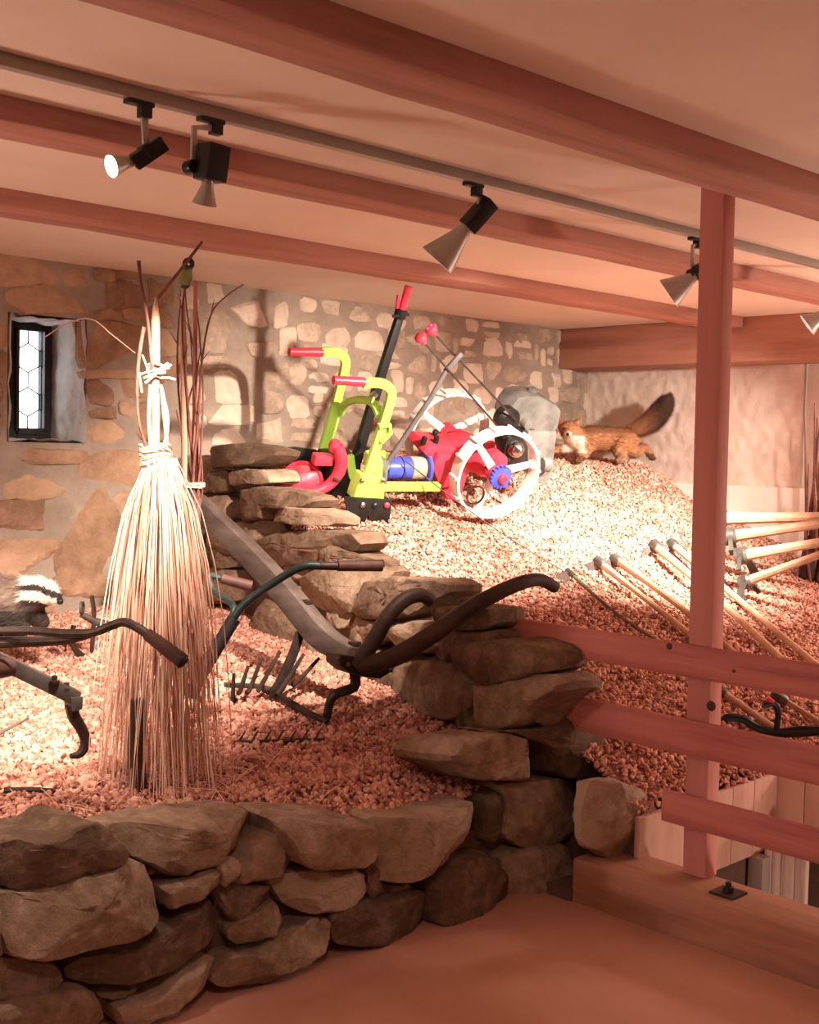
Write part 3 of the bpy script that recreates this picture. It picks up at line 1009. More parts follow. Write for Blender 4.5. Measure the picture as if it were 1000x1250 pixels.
def gravel(name, label, zf, inside, bounds, count, rmean, step=.05):
    (xa, xb), (ya, yb_) = bounds
    x = npr.uniform(xa, xb, count)
    y = npr.uniform(ya, yb_, count)
    k = inside(x, y)
    x, y = x[k], y[k]
    z = zf(x, y) + npr.uniform(-.006, .010, len(x))
    k = in_view(x, y, z)
    x, y, z = x[k], y[k], z[k]
    pv_, pf = pebbles(x, y, z, rmean)
    # the packed bed under the loose stones
    gx = np.arange(xa, xb + step, step)
    gy = np.arange(ya, yb_ + step, step)
    X, Y = np.meshgrid(gx, gy)
    Z = zf(X, Y) - .008
    ok = inside(X, Y)
    nv = X.size
    bv = np.stack([X.ravel(), Y.ravel(), Z.ravel()], 1)
    idx = np.arange(nv).reshape(X.shape)
    qd = np.stack([idx[:-1, :-1], idx[:-1, 1:], idx[1:, 1:], idx[1:, :-1]], -1)
    okq = ok[:-1, :-1] & ok[:-1, 1:] & ok[1:, 1:] & ok[1:, :-1]
    qd = qd[okq]
    tri = np.concatenate([qd[:, [0, 1, 2]], qd[:, [0, 2, 3]]])
    vs = np.concatenate([bv, pv_])
    fs = np.concatenate([tri, pf + nv])
    me = bpy.data.meshes.new(name)
    me.vertices.add(len(vs))
    me.vertices.foreach_set('co', vs.ravel().astype(np.float32))
    me.loops.add(len(fs) * 3)
    me.loops.foreach_set('vertex_index', fs.ravel().astype(np.int32))
    me.polygons.add(len(fs))
    me.polygons.foreach_set('loop_start', (np.arange(len(fs)) * 3).astype(np.int32))
    mi = np.ones(len(fs), np.int32)
    mi[:len(tri)] = 0
    me.materials.append(M['gravel_base'])
    me.materials.append(M['gravel'])
    me.polygons.foreach_set('material_index', mi)
    me.update(calc_edges=True)
    me.validate()
    o = bpy.data.objects.new(name, me)
    COL.objects.link(o)
    return tag(o, label, 'gravel', kind='stuff')


gravel('lower_gravel', 'pinkish crushed gravel filling the lower bed behind the low wall', zlow,
       lambda x, y: (x < tx(y) + .12) & (y > 2.96), ((.9, 4.2), (2.95, 5.95)), 72000, .0100)
gravel('upper_gravel', 'pinkish crushed gravel heaped on the upper terrace below the machine', zup,
       lambda x, y: (x > tx(y) + .08) & (x < 7.66) & ((y > 2.51) | (x > 4.58)) & ~((x < 3.60) & (y < 2.9)), ((3.45, 7.70), (1.3, 5.95)), 105000, .0088)

# ================================================================== TRACK AND SPOTLIGHTS
YT = 2.87
tr_ = MB().box((-2.8, YT - .017, ZC - .034), (6.9, YT + .017, ZC))
track = tag(tr_.build('light_track', 'track', loc=(2, YT, ZC - .034), bevel=.003), 'grey metal spotlight track fixed along the ceiling', 'track')
PT = lambda x, y, yy=YT: U(x, y, 'y', yy)


def spotlight(label, adapter, stem, pivot, box_a, box_b, bw, neck, mouth, r0, r1, dy, lit, aim, watts, cone, dyb=0, blend=.7):
    """all points are pixels on the upright plane of the track; dy tips the mouth towards (-) or away from (+) the visitor"""
    loc = PT(*adapter)
    root = thing('track_spotlight', label, 'spotlight', loc, 'spotlights on the ceiling track')
    ad = MB()
    ad.box((loc.x - .055, YT - .014, ZC - .046), (loc.x + .025, YT + .014, ZC - .034))
    ad.box((loc.x - .014, YT - .014, ZC - .075), (loc.x + .018, YT + .014, ZC - .04))
    ad.build('adapter', 'black', root, bevel=.002)
    st = [V((loc.x, YT, ZC - .07))] + [PT(*q) for q in stem]
    MB().bar(st, .018, (0, 1, 0), .010).build('stem', 'lampgrey', root, bevel=.002)
    pv_ = PT(*pivot)
    MB().lathe(pv_ - V((0, .018, 0)), (0, 1, 0), [(.018, 0), (.02, .004), (.02, .032), (.018, .036)], 16).build('pivot', 'black', root)
    LP = lambda q, aw=0: UP(q[0], q[1], pv_, CF) + CF * aw
    a = LP(box_a, -dy * .3)
    b_ = LP(box_b)
    ax = (b_ - a).normalized()
    sd = ax.cross(V((0, 1, 0))).normalized()
    up = sd.cross(ax)
    MB().obox((a + b_) / 2, ax * ((b_ - a).length / 2), sd * bw, up * bw).build('housing', 'black', root, bevel=.004)
    nk = LP(neck)
    mo = LP(mouth, dy)
    d = (mo - nk)
    ln = d.length
    d.normalize()
    th = .003
    prof = [(r0, 0), (r0, .012), (r1 * .98, ln), (r1, ln), (r1 - th, ln), (r0 - th + .002, .014), (0, .012)]
    rf = MB().lathe(nk, d, prof, 28).build('reflector', 'lampgrey', root, smooth=50)
    MB().lathe(nk, -d, [(r0 * .8, -.005), (r0 * .8, .03)], 14).build('neck', 'lampgrey', root)
    if lit:
        MB().lathe(nk + d * (ln * .72), d, [(r1 * .80, 0), (r1 * .78, .004), (0, .010)], 20).build('bulb', 'bulb', root)
    else:
        MB().lathe(nk + d * (ln * .3), d, [(r0 * .9, 0), (r0 * 1.1, .02), (r0 * .6, .04), (0, .045)], 14).build('bulb', 'bulb', root)
    spot('spot_beam', mo + d * .01, aim, watts, cone, blend, parent=root)
    return root


spotlight('leftmost track spotlight, its glowing bulb turned towards the viewer', (176, 118), [(176, 140), (178, 176)], (178, 185), (199, 172), (163, 199), .021, (160, 197), (140, 208), .016, .032, -.04,
          True, (1.1, 3.5, .5), 70, 75)
spotlight('track spotlight with square black housing and small shade pointing straight down', (263, 138), [(262, 156), (237, 156), (236, 200)], (233, 204), (262, 178), (256, 221), .034, (254, 222), (248, 247),
          .017, .035, .02, False, (2.2, 4.65, .5), 250, 58)
spotlight('track spotlight with wide grey cone at the middle of the track', (582, 214), [(581, 226), (587, 232), (585, 250)], (588, 254), (599, 246), (570, 278), .027, (567, 281), (534, 317),
          .026, .070, .02, False, (3.5, 4.6, 1.0), 280, 68)
spotlight('track spotlight with wide grey cone half hidden behind the square post', (852, 287), [(852, 298), (846, 300), (845, 326)], (845, 334), (864, 326), (848, 336), .026, (846, 338), (818, 357),
          .026, .07, .03, False, (4.75, 4.95, 1.35), 400, 70)
spotlight('track spotlight with pale cone cut off by the right picture edge', (1030, 330), [(1030, 345), (1024, 370)], (1024, 378), (1034, 368), (1010, 380), .026, (1004, 384), (987, 396),
          .026, .06, .02, False, (6.0, 4.35, 1.05), 760, 76, 0, 1)
# beams of the two track lamps that hang outside the view
spot('spot_beam', (6.2, 2.9, 2.28), (7.0, 4.9, 1.5), 260, 60, 1)
spot('spot_beam', (1.1, 2.9, 2.3), (2.15, 4.7, .5), 380, 50, .8)

# ================================================================== MACHINE ON THE TERRACE
AZ, TI = math.radians(75), math.radians(22.5)
AX = V((math.cos(AZ) * math.cos(TI), math.sin(AZ) * math.cos(TI), math.sin(TI)))     # axle, away from the visitor
C1 = U(605, 577, 'y', 4.55)
WT = .58
mach = thing('motor_winch_plough', 'two-wheeled motor winch with white wheels, red gearbox and lime green handlebars on the gravel', 'machine', (C1.x, C1.y, 1.2))


def mp(px, py, ym):
    return UP(px, py, C1 + AX * ym, AX)


def me_(x, y, ym):
    return mp(300 + x / 2.5, 320 + y / 2.5, ym)


def mg(x, y, ym):
    return mp(460 + x / 4.545, 380 + y / 4.545, ym)


XM = V((math.sin(AZ), -math.cos(AZ), 0))      # machine forward, to the right
ZM = XM.cross(AX)
if ZM.z < 0:
    ZM = -ZM


def wheel(c, gear, phase):
    R_, W_ = .262, .085
    w = thing_part = MB().lathe(c, AX, [(R_ - .016, -W_ / 2), (R_, -W_ / 2), (R_, W_ / 2), (R_ - .016, W_ / 2), (R_ - .020, .0)], 48, True).build('wheel', 'white', mach)
    for k in range(14):
        a = 2 * math.pi * k / 14 + .1
        e = XM * math.cos(a) + ZM * math.sin(a)
        t_ = AX.cross(e)
        MB().obox(c + e * (R_ + .006), e * .008, t_ * .006, AX * (W_ * .46)).build('lug', 'white', w, smooth=0)
    for k in range(3):
        a = phase + 2 * math.pi * k / 3
        e = XM * math.cos(a) + ZM * math.sin(a)
        t_ = AX.cross(e)
        MB().bar([c + e * .03, c + e * (R_ - .012)], [.05, .034], AX, .014).build('spoke', 'white', w, bevel=.003)
        MB().lathe(c + e * (R_ - .03) - AX * .02, AX, [(.022, 0), (.022, .03)], 12).build('spoke_lug', 'white', w)
    MB().lathe(c - AX * .03, AX, [(.055, 0), (.055, .06)], 20).build('hub', 'red', w)
    if gear:
        g = MB().lathe(c - AX * .075, AX, [(.045, 0), (.058, .006), (.058, .03), (.045, .036)], 30)
        for k in range(18):
            a = 2 * math.pi * k / 18
            e = XM * math.cos(a) + ZM * math.sin(a)
            g.obox(c - AX * .057 + e * .061, e * .006, AX.cross(e) * .006, AX * .013)
        g.build('gear', 'blue', w)
        MB().lathe(c - AX * .10, AX, [(.020, 0), (.028, .01), (.028, .03)], 12).build('hub_cap', 'red', w)
        q = mg(548, 1020, -.02)
        MB().lathe(q, AX, [(.050, -.006), (.057, -.006), (.057, .006), (.050, .006)], 24, True).build('ring', 'iron', w)
    return w


C2 = C1 + AX * WT
wheel(C1, True, .25)
wheel(C2, False, .5)
MB().tube([C1, C2], .024, 12).build('axle', 'steel', mach)
MB().lathe(C1 + AX * .08, AX, [(.05, 0), (.075, .03), (.085, .12), (.10, .2), (.085, .30), (.075, .38), (.05, .42)], 24).build('axle_housing', 'red', mach)

# gearbox
gb = [(205, 735), (240, 700), (330, 705), (420, 720), (520, 700), (545, 735), (500, 800), (455, 870), (430, 950), (400, 1010), (340, 1002), (322, 950), (300, 850), (262, 790)]
MB().prism([mg(x, y, .27) for x, y in gb], AX * .22).build('gearbox', 'red', mach, bevel=.014)
MB().prism([mg(x, y, .15) for x, y in [(300, 860), (330, 780), (420, 790), (440, 860), (410, 960), (345, 975)]], AX * .05).build('gearbox_cover', 'red', mach, bevel=.012)
MB().prism([mg(x, y, .15) for x, y in [(590, 770), (640, 740), (690, 780), (680, 850), (620, 870), (580, 830)]], AX * .18).build('differential', 'red', mach, bevel=.02)
for x, y in ((262, 718), (330, 715)):
    c = mg(x, y, .2)
    MB().lathe(c, ZM, [(.016, -.02), (.016, .02), (.010, .026)], 10).build('filler_cap', 'black', mach)
c = mg(325, 672, .30)
MB().tube([mg(315, 700, .3), c], .006, 8).build('gear_stick', 'iron', mach)
MB().ball(c, .018).build('gear_knob', 'black', mach)

# winch drum along the machine
d0, d1 = mg(45, 870, .20), mg(262, 868, .20)
dax = (d1 - d0).normalized()
dl = (d1 - d0).length
MB().lathe(d0, dax, [(.058, 0), (.062, .008), (.062, dl * .62)], 28).build('winch_drum', 'blue', mach)
MB().lathe(d0 + dax * dl * .62, dax, [(.060, 0), (.064, .01), (.064, dl * .33), (.06, dl * .35)], 28).build('wound_cable', 'rope', mach)
MB().lathe(d0 + dax * dl * .35, dax, [(.0635, 0), (.0655, .003), (.0635, .006)], 28).build('drum_band', 'black', mach)
MB().lathe(d0 + dax * dl * .97, dax, [(.09, 0), (.095, .004), (.095, .018), (.085, .024)], 32).build('drum_flange', 'blue', mach)
# lime frame bar under the drum
MB().bar([mg(-20, 972, .08), mg(345, 972, .08)], .040, AX, .05).build('frame_bar', 'lime', mach, bevel=.004)
MB().bar([mg(-20, 972, .34), mg(345, 972, .34)], .040, AX, .05).build('frame_bar', 'lime', mach, bevel=.004)

# column and control rods
col_ = MB().tube([mg(40, 870, .12), mg(300, 480, .12), mg(385, 330, .12)], [.015, .014, .013], 12)
col_.build('steering_column', 'column', mach)
MB().bar([mg(380, 335, .12), mg(470, 232, .12)], .028, AX, .022).build('column_clamp', 'column', mach, bevel=.004)
for (x, y), (x2, y2), (kx, ky), o_ in (((268, 178), (672, 640), (245, 148), .10), ((325, 130), (775, 605), (303, 102), .16)):
    a, b_ = mg(x, y, o_), mg(x2, y2, o_)
    MB().tube([a, b_], .0055, 8).build('control_rod', 'iron', mach)
    k_ = mg(kx, ky, o_)
    dd = (a - k_).normalized()
    kn = MB().lathe(k_ - dd * .012, dd, [(.014, -.012), (.030, -.004), (.032, .012), (.022, .03), (.010, .055)], 14)
    if ky < 120:
        for q in range(6):
            e = XM * math.cos(q) + ZM * math.sin(q)
            kn.ball(k_ + e * .024, .012, seg=8)
    kn.build('knob', 'red', mach)

# engine
tank = [(745, 445), (800, 436), (865, 440), (960, 490), (985, 525), (970, 600), (955, 640), (860, 640), (800, 625), (700, 600), (682, 560), (710, 495)]
en = MB().prism([mg(x, y, .40) for x, y in tank], AX * .18).build('engine_tank', 'engine', mach, bevel=.03)
MB().lathe(mg(865, 440, .38), ZM, [(.03, -.005), (.03, .015), (.02, .02)], 16).build('filler_cap', 'engine', en)
MB().prism([mg(x, y, .40) for x, y in [(790, 630), (955, 630), (940, 760), (930, 870), (900, 915), (830, 905), (790, 830)]], AX * .20).build('engine_block', 'engine', mach, bevel=.02)
MB().lathe(mg(735, 605, .21), AX, [(.0, -.02), (.05, -.02), (.072, 0), (.072, .06)], 24).build('fan_cover', 'black', mach)
MB().lathe(mg(838, 630, .22), AX, [(.026, -.01), (.03, 0), (.03, .04)], 16).build('ignition_cap', 'engine', mach)
MB().ball(mg(770, 765, .2), .052, seg=16).build('air_filter', 'chrome', mach)
MB().tube(smooth_path([mg(745, 690, .16), mg(715, 720, .16), mg(705, 800, .16), mg(735, 830, .16)]), .012, 8).build('intake_pipe', 'black', mach)
MB().prism([mg(x, y, .28) for x, y in [(680, 690), (790, 640), (800, 830), (740, 880), (690, 820)]], AX * .14).build('engine_base', 'black', mach, bevel=.01)
MB().lathe(mg(915, 850, .28), XM, [(.04, 0), (.045, .01), (.045, .05), (.03, .06)], 18).build('exhaust', 'engine', mach)
MB().tube([mg(640, 760, .25), mg(560, 760, .25)], .045, 14).build('clutch_housing', 'red', mach)

# handlebars
def handle(path, grip, ym, name):
    pts = smooth_path([me_(x, y, ym) for x, y in path], 5)
    h = MB().bar(pts, .050, AX, .030).build(name, 'lime', mach, bevel=.005)
    MB().tube([me_(*grip[0], ym), me_(*grip[1], ym)], [.023, .025], 14).build('grip', 'red', h)
    return h


nh = handle([(358, 370), (405, 368), (435, 380), (444, 405), (430, 460), (405, 540), (380, 620), (352, 700)], ((268, 360), (362, 366)), .06, 'handlebar')
fh = handle([(230, 274), (272, 274), (298, 288), (304, 315), (290, 375), (268, 460), (250, 520), (232, 585)], ((133, 274), (234, 275)), .46, 'handlebar')
MB().bar([me_(275, 445, .46), me_(240, 580, .46)], .066, AX, .034).build('handle_sleeve', 'lime', mach, bevel=.004)
ar = [(292, 462, .44), (300, 436, .40), (325, 423, .32), (360, 420, .24), (390, 432, .16), (408, 468, .09)]
MB().tube(smooth_path([me_(x, y, o_) for x, y, o_ in ar], 4), .022, 8).build('handle_brace', 'lime', mach)
for x, y in ((385, 428), (398, 440), (408, 455)):
    MB().tube([me_(x, y, .12), me_(x + 6, y - 16, .12)], .008, 6).build('brace_tooth', 'lime', mach)
MB().bar([me_(405, 500, .04), me_(438, 495, .04), me_(440, 520, .04), me_(412, 548, .04)], .022, AX, .035).build('hitch_lug', 'lime', mach, bevel=.003)
MB().bar([me_(315, 590, .22), me_(325, 650, .22), me_(370, 660, .22)], .05, AX, .03).build('bracket', 'lime', mach, bevel=.004)
MB().prism([me_(x, y, .12) for x, y in [(378, 590), (400, 580), (418, 640), (395, 650), (372, 625)]], AX * .12).build('bracket', 'lime', mach, bevel=.004)
MB().prism([me_(x, y, .06) for x, y in [(318, 714), (330, 675), (345, 642), (412, 650), (412, 714)]], AX * .09).build('foot_plate', 'lime', mach, bevel=.005)
MB().prism([me_(x, y, .10) for x, y in [(395, 706), (410, 600), (428, 600), (418, 706)]], AX * .08).build('mast_foot', 'engine', mach, bevel=.004)
for x, y in ((355, 667), (420, 665)):
    MB().lathe(me_(x, y, .005), -AX, [(.012, -.006), (.012, .008), (.006, .012)], 8).build('bolt', 'chrome', mach)

# lever
lv = MB().bar([me_(335, 610, .26), me_(392, 415, .26), me_(430, 290, .26), me_(470, 165, .26)], [.06, .052, .046, .04], AX, .04).build('lever', 'black', mach, bevel=.008)
MB().tube([me_(476, 150, .26), me_(497, 74, .26)], [.019, .021], 12).build('lever_grip', 'red', lv)
MB().bar([me_(462, 175, .27), me_(466, 100, .27)], [.03, .012], AX, .016).build('lever_trigger', 'red', lv, bevel=.002)
MB().lathe(me_(472, 160, .26), me_(497, 74, .26) - me_(472, 160, .26), [(.03, -.02), (.034, -.01), (.034, .02), (.026, .03)], 14).build('lever_collar', 'black', lv)
MB().tube([me_(448, 165, .24), me_(498, 160, .24)], .008, 8).build('lever_pin', 'black', lv)
MB().tube([me_(398, 400, .235), me_(380, 415, .235)], .02, 10).build('lever_pivot', 'chrome', lv)

# shares
sh = [(303, 716), (445, 724), (441, 765), (428, 812), (402, 822), (380, 812), (372, 768), (356, 808), (330, 820), (310, 800)]
s1 = MB().prism([me_(x, y, .0) for x, y in sh], AX * .016).build('plough_share', 'black', mach, bevel=.003)
for x, y, m_ in ((357, 740, 'chrome'), (394, 741, 'black'), (430, 741, 'red')):
    MB().lathe(me_(x, y, -.008), -AX, [(.016, -.004), (.016, .010), (.009, .016)], 12).build('share_bolt', m_, s1)
MB().prism([me_(x, y, .55) for x, y in [(112, 568), (150, 564), (215, 572), (222, 600), (180, 640), (115, 618)]], AX * .016).build('plough_share', 'black', mach, bevel=.003)
# red mould board with clamp arm
rc = me_(172, 672, .30)
rn = (AX * -.8 + XM * -.35 + ZM * .25).normalized()
MB().lathe(rc, rn, [(.115, -.03), (.118, .0), (.105, .012), (.095, .004), (.05, .02), (.02, .035), (0, .036)], 32).build('coulter_disc', 'red', mach)
MB().prism([me_(x, y, .26) for x, y in [(95, 668), (108, 640), (150, 655), (185, 700), (205, 742), (165, 715), (125, 692)]], AX * .05).build('mould_board', 'red', mach, bevel=.01)
am = smooth_path([me_(x, y, .2) for x, y in [(280, 560), (292, 605), (280, 650), (240, 690), (185, 705)]], 5)
MB().tube(am, lerps([.032, .036, .034, .028, .024], len(am)), 12).build('clamp_arm', 'red', mach)
MB().bar([me_(205, 600, .24), me_(262, 602, .24)], .06, AX, .06).build('clamp_block', 'red', mach, bevel=.012)
MB().lathe(me_(272, 560, .22), ZM, [(.03, -.03), (.034, 0), (.026, .03)], 14).build('clamp_socket', 'red', mach)
MB().tube([me_(268, 660, .16), me_(286, 668, .16)], .008, 8).build('clamp_pin', 'chrome', mach)
MB().prism([me_(x, y, .34) for x, y in [(240, 590), (330, 585), (330, 700), (285, 735), (240, 715)]], AX * .2).build('carrier', 'black', mach, bevel=.01)
MB().tube([me_(400, 610, .2), me_(425, 605, .2)], .06, 16).build('drive_pulley', 'lime', mach)

# steel cable from the drum down to the hoes
a, b_ = mg(160, 830, .12), G(692, 700, .02)
pts = []
for i in range(41):
    t_ = i / 40
    p = a.lerp(b_, t_) + V((0, 0, -.03 * math.sin(math.pi * t_)))
    g_ = float(zup(p.x, p.y)) + .018
    p.z = max(p.z, g_)
    pts.append(p)
tag(MB().tube(pts, .0035, 6).build('steel_cable', 'iron', loc=b_), 'thin dark steel cable running from the blue winch drum down the gravel', 'cable')

# ================================================================== HOES ON THE SLOPE
SIDE = V((math.cos(math.radians(-44)), math.sin(math.radians(-44)), 0))      # across the slope
FACE = -V((math.cos(math.radians(46)), math.sin(math.radians(46)), 0))      # down the slope, towards the room


def blade_frame(a, b_):
    d = (b_ - a).normalized()
    s = d.cross(V((0, 0, 1))).normalized()
    return d, s, s.cross(d)


def hoe(label, head, tail, mat, r=.015, kind='hoe', bl=.15, bw=.085, group='hoes lying on the gravel slope', bend=0, lift=.055, tlift=.03, drop=V((0, 0, 0)), name='garden_hoe', tang=-1):
    a = G(*head, up=lift) if not isinstance(head, V) else head
    b_ = G(*tail, up=tlift) if not isinstance(tail, V) else tail
    t = thing(name, label, 'hoe', a, group)
    d, s, u = blade_frame(a, b_)
    n = 8
    pts = [a.lerp(b_, i / n) + u * (bend * math.sin(math.pi * i / n)) for i in range(n + 1)]
    pts[0] = a - d * .03
    MB().tube(pts, lerps([r * 1.25, r * .95, r * .9, r], n + 1), 10).build('handle', mat, t)
    hd = MB().lathe(a - d * .02, d, [(r * 1.2, -.02), (r * 1.75, -.015), (r * 1.8, .04), (r * 1.35, .055)], 14).build('eye', 'steel', t)
    q = s * tang
    if kind == 'hoe':      # plate blade reaching sideways and down from the eye
        o_ = a - SIDE * r
        e = (-SIDE * .72 - V((0, 0, .55)) + FACE * .25).normalized()
        nb = (FACE + V((0, 0, .7))).normalized()
        nb = (nb - e * nb.dot(e)).normalized()
        wd = nb.cross(e)
        if wd.z < 0:
            wd = -wd
        pp = [o_ - wd * .012, o_ + wd * .016, o_ + e * bl * .35 + wd * (bw * .34), o_ + e * bl + wd * (bw * .5), o_ + e * bl - wd * (bw * .5), o_ + e * bl * .35 - wd * (bw * .30)]
        MB().prism(pp, nb * .007).build('blade', 'iron', t)
    elif kind == 'mattock':
        for sg, w_, L_ in ((1, .035, bl), (-1, .018, bl * .55)):
            o_ = a + q * sg * r
            e = (q * sg * .85 - u * .5).normalized()
            pts2 = [o_, o_ + e * L_ * .5 + u * .01, o_ + e * L_ - u * .02]
            MB().bar(pts2, [w_ * .9, w_ * 1.2, w_ * 1.6], e.cross(d), .012).build('blade' if sg > 0 else 'pick', 'steel', t)
    return t


hoe('thin dark-handled hoe nearest the cable end, with a small triangular blade', (697, 700), (800, 781), 'handle_grey', .009, bl=.12, bw=.11, bend=-.02, lift=.05)
hoe('pale straight hoe second from the left on the gravel slope', (733, 688), (862, 790), 'handle', .017, bl=.13, bw=.11)
hoe('red-brown hoe with a bent neck, third from the left on the gravel slope', (753, 685), (905, 806), 'handle_dark', .018, bl=.12, bw=.08, bend=.02)
hoe('heavy hoe with a large eye just left of the square post', (801, 668), (955, 806), 'handle', .021, bl=.17, bw=.07, bend=.015, lift=.075)
hoe('long pale hoe passing behind the square post', (822, 666), (1000, 815), 'handle', .019, bl=.10, bw=.08, lift=.07)
hoe('short pale handle lying low behind the middle rail right of the post', (878, 843), (950, 893), 'handle', .014, bl=.09, bw=.06, lift=.04, name='hand_tool')
hoe('brownish handle at the right edge between the upper two rails', (952, 852), (1015, 890), 'handle_dark', .014, bl=.09, bw=.06, lift=.05, name='hand_tool')

# mattocks leaning at the right
HX = 6.35


def rh(x, y, X=HX):
    return U(860 + x / 7.143, 600 + y / 7.143, 'x', X)


for lb, (hx, hy), (x2, y2), r, mt, X0, X1, kd, sg in (
        ('topmost pale handle of the mattocks leaning right of the post', (150, 235), (1500, 215), .034, 'handle', 6.5, 6.9, 'none', -1),
        ('mattock with reddish handle second from the top right of the post', (225, 392), (1500, 215), .031, 'handle_dark', 6.4, 6.8, 'mattock', -1),
        ('mattock with pale handle and large grey eye low right of the post', (330, 560), (1500, 360), .030, 'handle', 6.3, 6.5, 'mattock', -1),
        ('lowest slim pale handle of the mattocks right of the post', (365, 785), (1500, 370), .024, 'handle', 6.2, 6.3, 'mattock', 1)):
    hoe(lb, rh(hx, hy, X0), rh(x2, y2, X1), mt, r, kd, bl=.20, group='mattocks leaning at the right', name='mattock', tang=sg)

# black metal tool behind the middle rail
bt = thing('black_hand_plough', 'black tubular metal tool lying behind the middle rail at the right edge', 'tool', G(935, 893))
pz = vplane(G(935, 893, .04), -44)
MB().tube(smooth_path([pz(878, 884), pz(890, 876), pz(908, 878), pz(925, 888), pz(955, 895), pz(1000, 893), pz(1040, 886)], 5), .018, 10).build('frame_tube', 'black', bt)
MB().tube(smooth_path([pz(948, 893), pz(950, 868), pz(944, 859), pz(932, 862)], 5), .013, 10).build('arm', 'black', bt)
MB().bar([pz(938, 896), pz(975, 890), pz(1030, 892)], .03, CF, .02).build('skid', 'black', bt, bevel=.003)
MB().tube([pz(936, 852), pz(944, 858)], .012, 8).build('cap', 'red', bt)

# ================================================================== CENTRE PLOUGH
plough = thing('wooden_plough', 'old plough with a grey wooden beam and two curved dark handles over the terrace wall', 'plough', G(400, 884))
A0 = U(238, 612, 'y', 4.85)
A1 = U(300, 672, 'y', 4.50)
A2 = U(352, 728, 'y', 4.15)
A3 = U(388, 772, 'y', 3.90)
A4 = U(415, 792, 'y', 3.76)
A5 = U(445, 806, 'y', 3.62)
bpts = smooth_path([A0, A1, A2, A3, A4, A5], 6)
bn = V((.95, .2, -.05)).normalized()
MB().bar(bpts, lerps([.085, .095, .10, .10, .085, .075], len(bpts)), bn, .085).build('beam', 'oldwood', plough, bevel=.010)
for x, y, Y_ in ((374, 735, 4.02), (433, 786, 3.68)):
    c = U(x, y, 'y', Y_)
    MB().obox(c, V((.018, 0, 0)), V((0, .022, 0)), V((0, 0, .010))).build('bolt', 'iron', plough, bevel=.003)
hp = lambda x, y, Y_: U(230 + x / 2.128, 580 + y / 2.128, 'y', Y_)
h1 = smooth_path([hp(430, 500, 3.52), hp(475, 440, 3.50), hp(520, 365, 3.48), (hp(565, 322, 3.46)), hp(605, 312, 3.44), hp(632, 330, 3.42)], 6)
MB().tube(h1, lerps([.030, .033, .032, .031, .029, .027], len(h1)), 14).build('handle', 'darkwood', plough)
h2 = smooth_path([hp(455, 495, 3.50), hp(540, 470, 3.36), hp(640, 410, 3.22), hp(750, 335, 3.12), hp(850, 285, 3.06), hp(910, 272, 3.04), hp(955, 292, 3.02)], 6)
MB().tube(h2, lerps([.036, .038, .035, .031, .028, .026, .023], len(h2)), 14).build('handle', 'darkwood', plough)
MB().prism([hp(x, y, 3.56) for x, y in [(375, 462), (440, 470), (500, 470), (505, 510), (480, 525), (445, 522), (400, 508), (375, 488)]], (0, .09, 0)).build('coupling', 'iron', plough, bevel=.008)
for x, y in ((390, 478), (415, 492)):
    MB().lathe(hp(x, y, 3.51), (0, -1, 0), [(.010, -.004), (.010, .006), (.005, .009)], 8).build('rivet', 'steel', plough)
lg = smooth_path([hp(432, 515, 3.58), hp(430, 550, 3.60), hp(385, 568, 3.62), hp(368, 590, 3.64), hp(358, 640, 3.66)], 5)
MB().tube(lg, lerps([.022, .021, .020, .018, .016], len(lg)), 10).build('foot', 'iron', plough)
MB().tube([G(400, 882, .03), G(375, 870, .03), G(350, 856, .03), G(322, 842, .035)], [.012, .015, .015, .012], 8).build('drag_bar', 'iron', plough)
tn = [((118, 515), (116, 580), (124, 585)), ((155, 495), (135, 560), (128, 565)), ((190, 475), (160, 555), (150, 565)), ((238, 458), (190, 545), (180, 562)), ((300, 465), (255, 535), (230, 570)), ((340, 475), (285, 535), (270, 545))]
for i, (a_, b2, c_) in enumerate(tn):
    yy_ = 4.05 - i * .03
    MB().tube(smooth_path([hp(*a_, yy_), hp(*b2, yy_), hp(*c_, yy_)], 4), lerps([.007, .010, .010], 9), 8).build('tine', 'iron', plough)
MB().bar(smooth_path([hp(290, 410, 4.0), hp(270, 470, 3.98), hp(235, 545, 3.96), hp(215, 570, 3.95)], 4), .04, (0, 1, 0), .02).build('tine_arm', 'iron', plough, bevel=.003)
MB().bar([hp(95, 545, 4.08), hp(180, 548, 4.0), hp(240, 560, 3.95)], .02, (0, 1, 0), .02).build('tine_bar', 'steel', plough, bevel=.003)

# small rake lying in the gravel
rk = thing('rake_head', 'narrow iron rake with short upright teeth lying in the lower gravel', 'rake', G(340, 905))
ra, rb = G(285, 907, .008), G(396, 904, .008)
MB().tube([ra, rb], .007, 8).build('rake_bar', 'iron', rk)
for i in range(7):
    p = ra.lerp(rb, (i + .4) / 7.2)
    MB().tube([p, p + V((.022, -.012, .042))], [.005, .0025], 6).build('tooth', 'iron', rk)

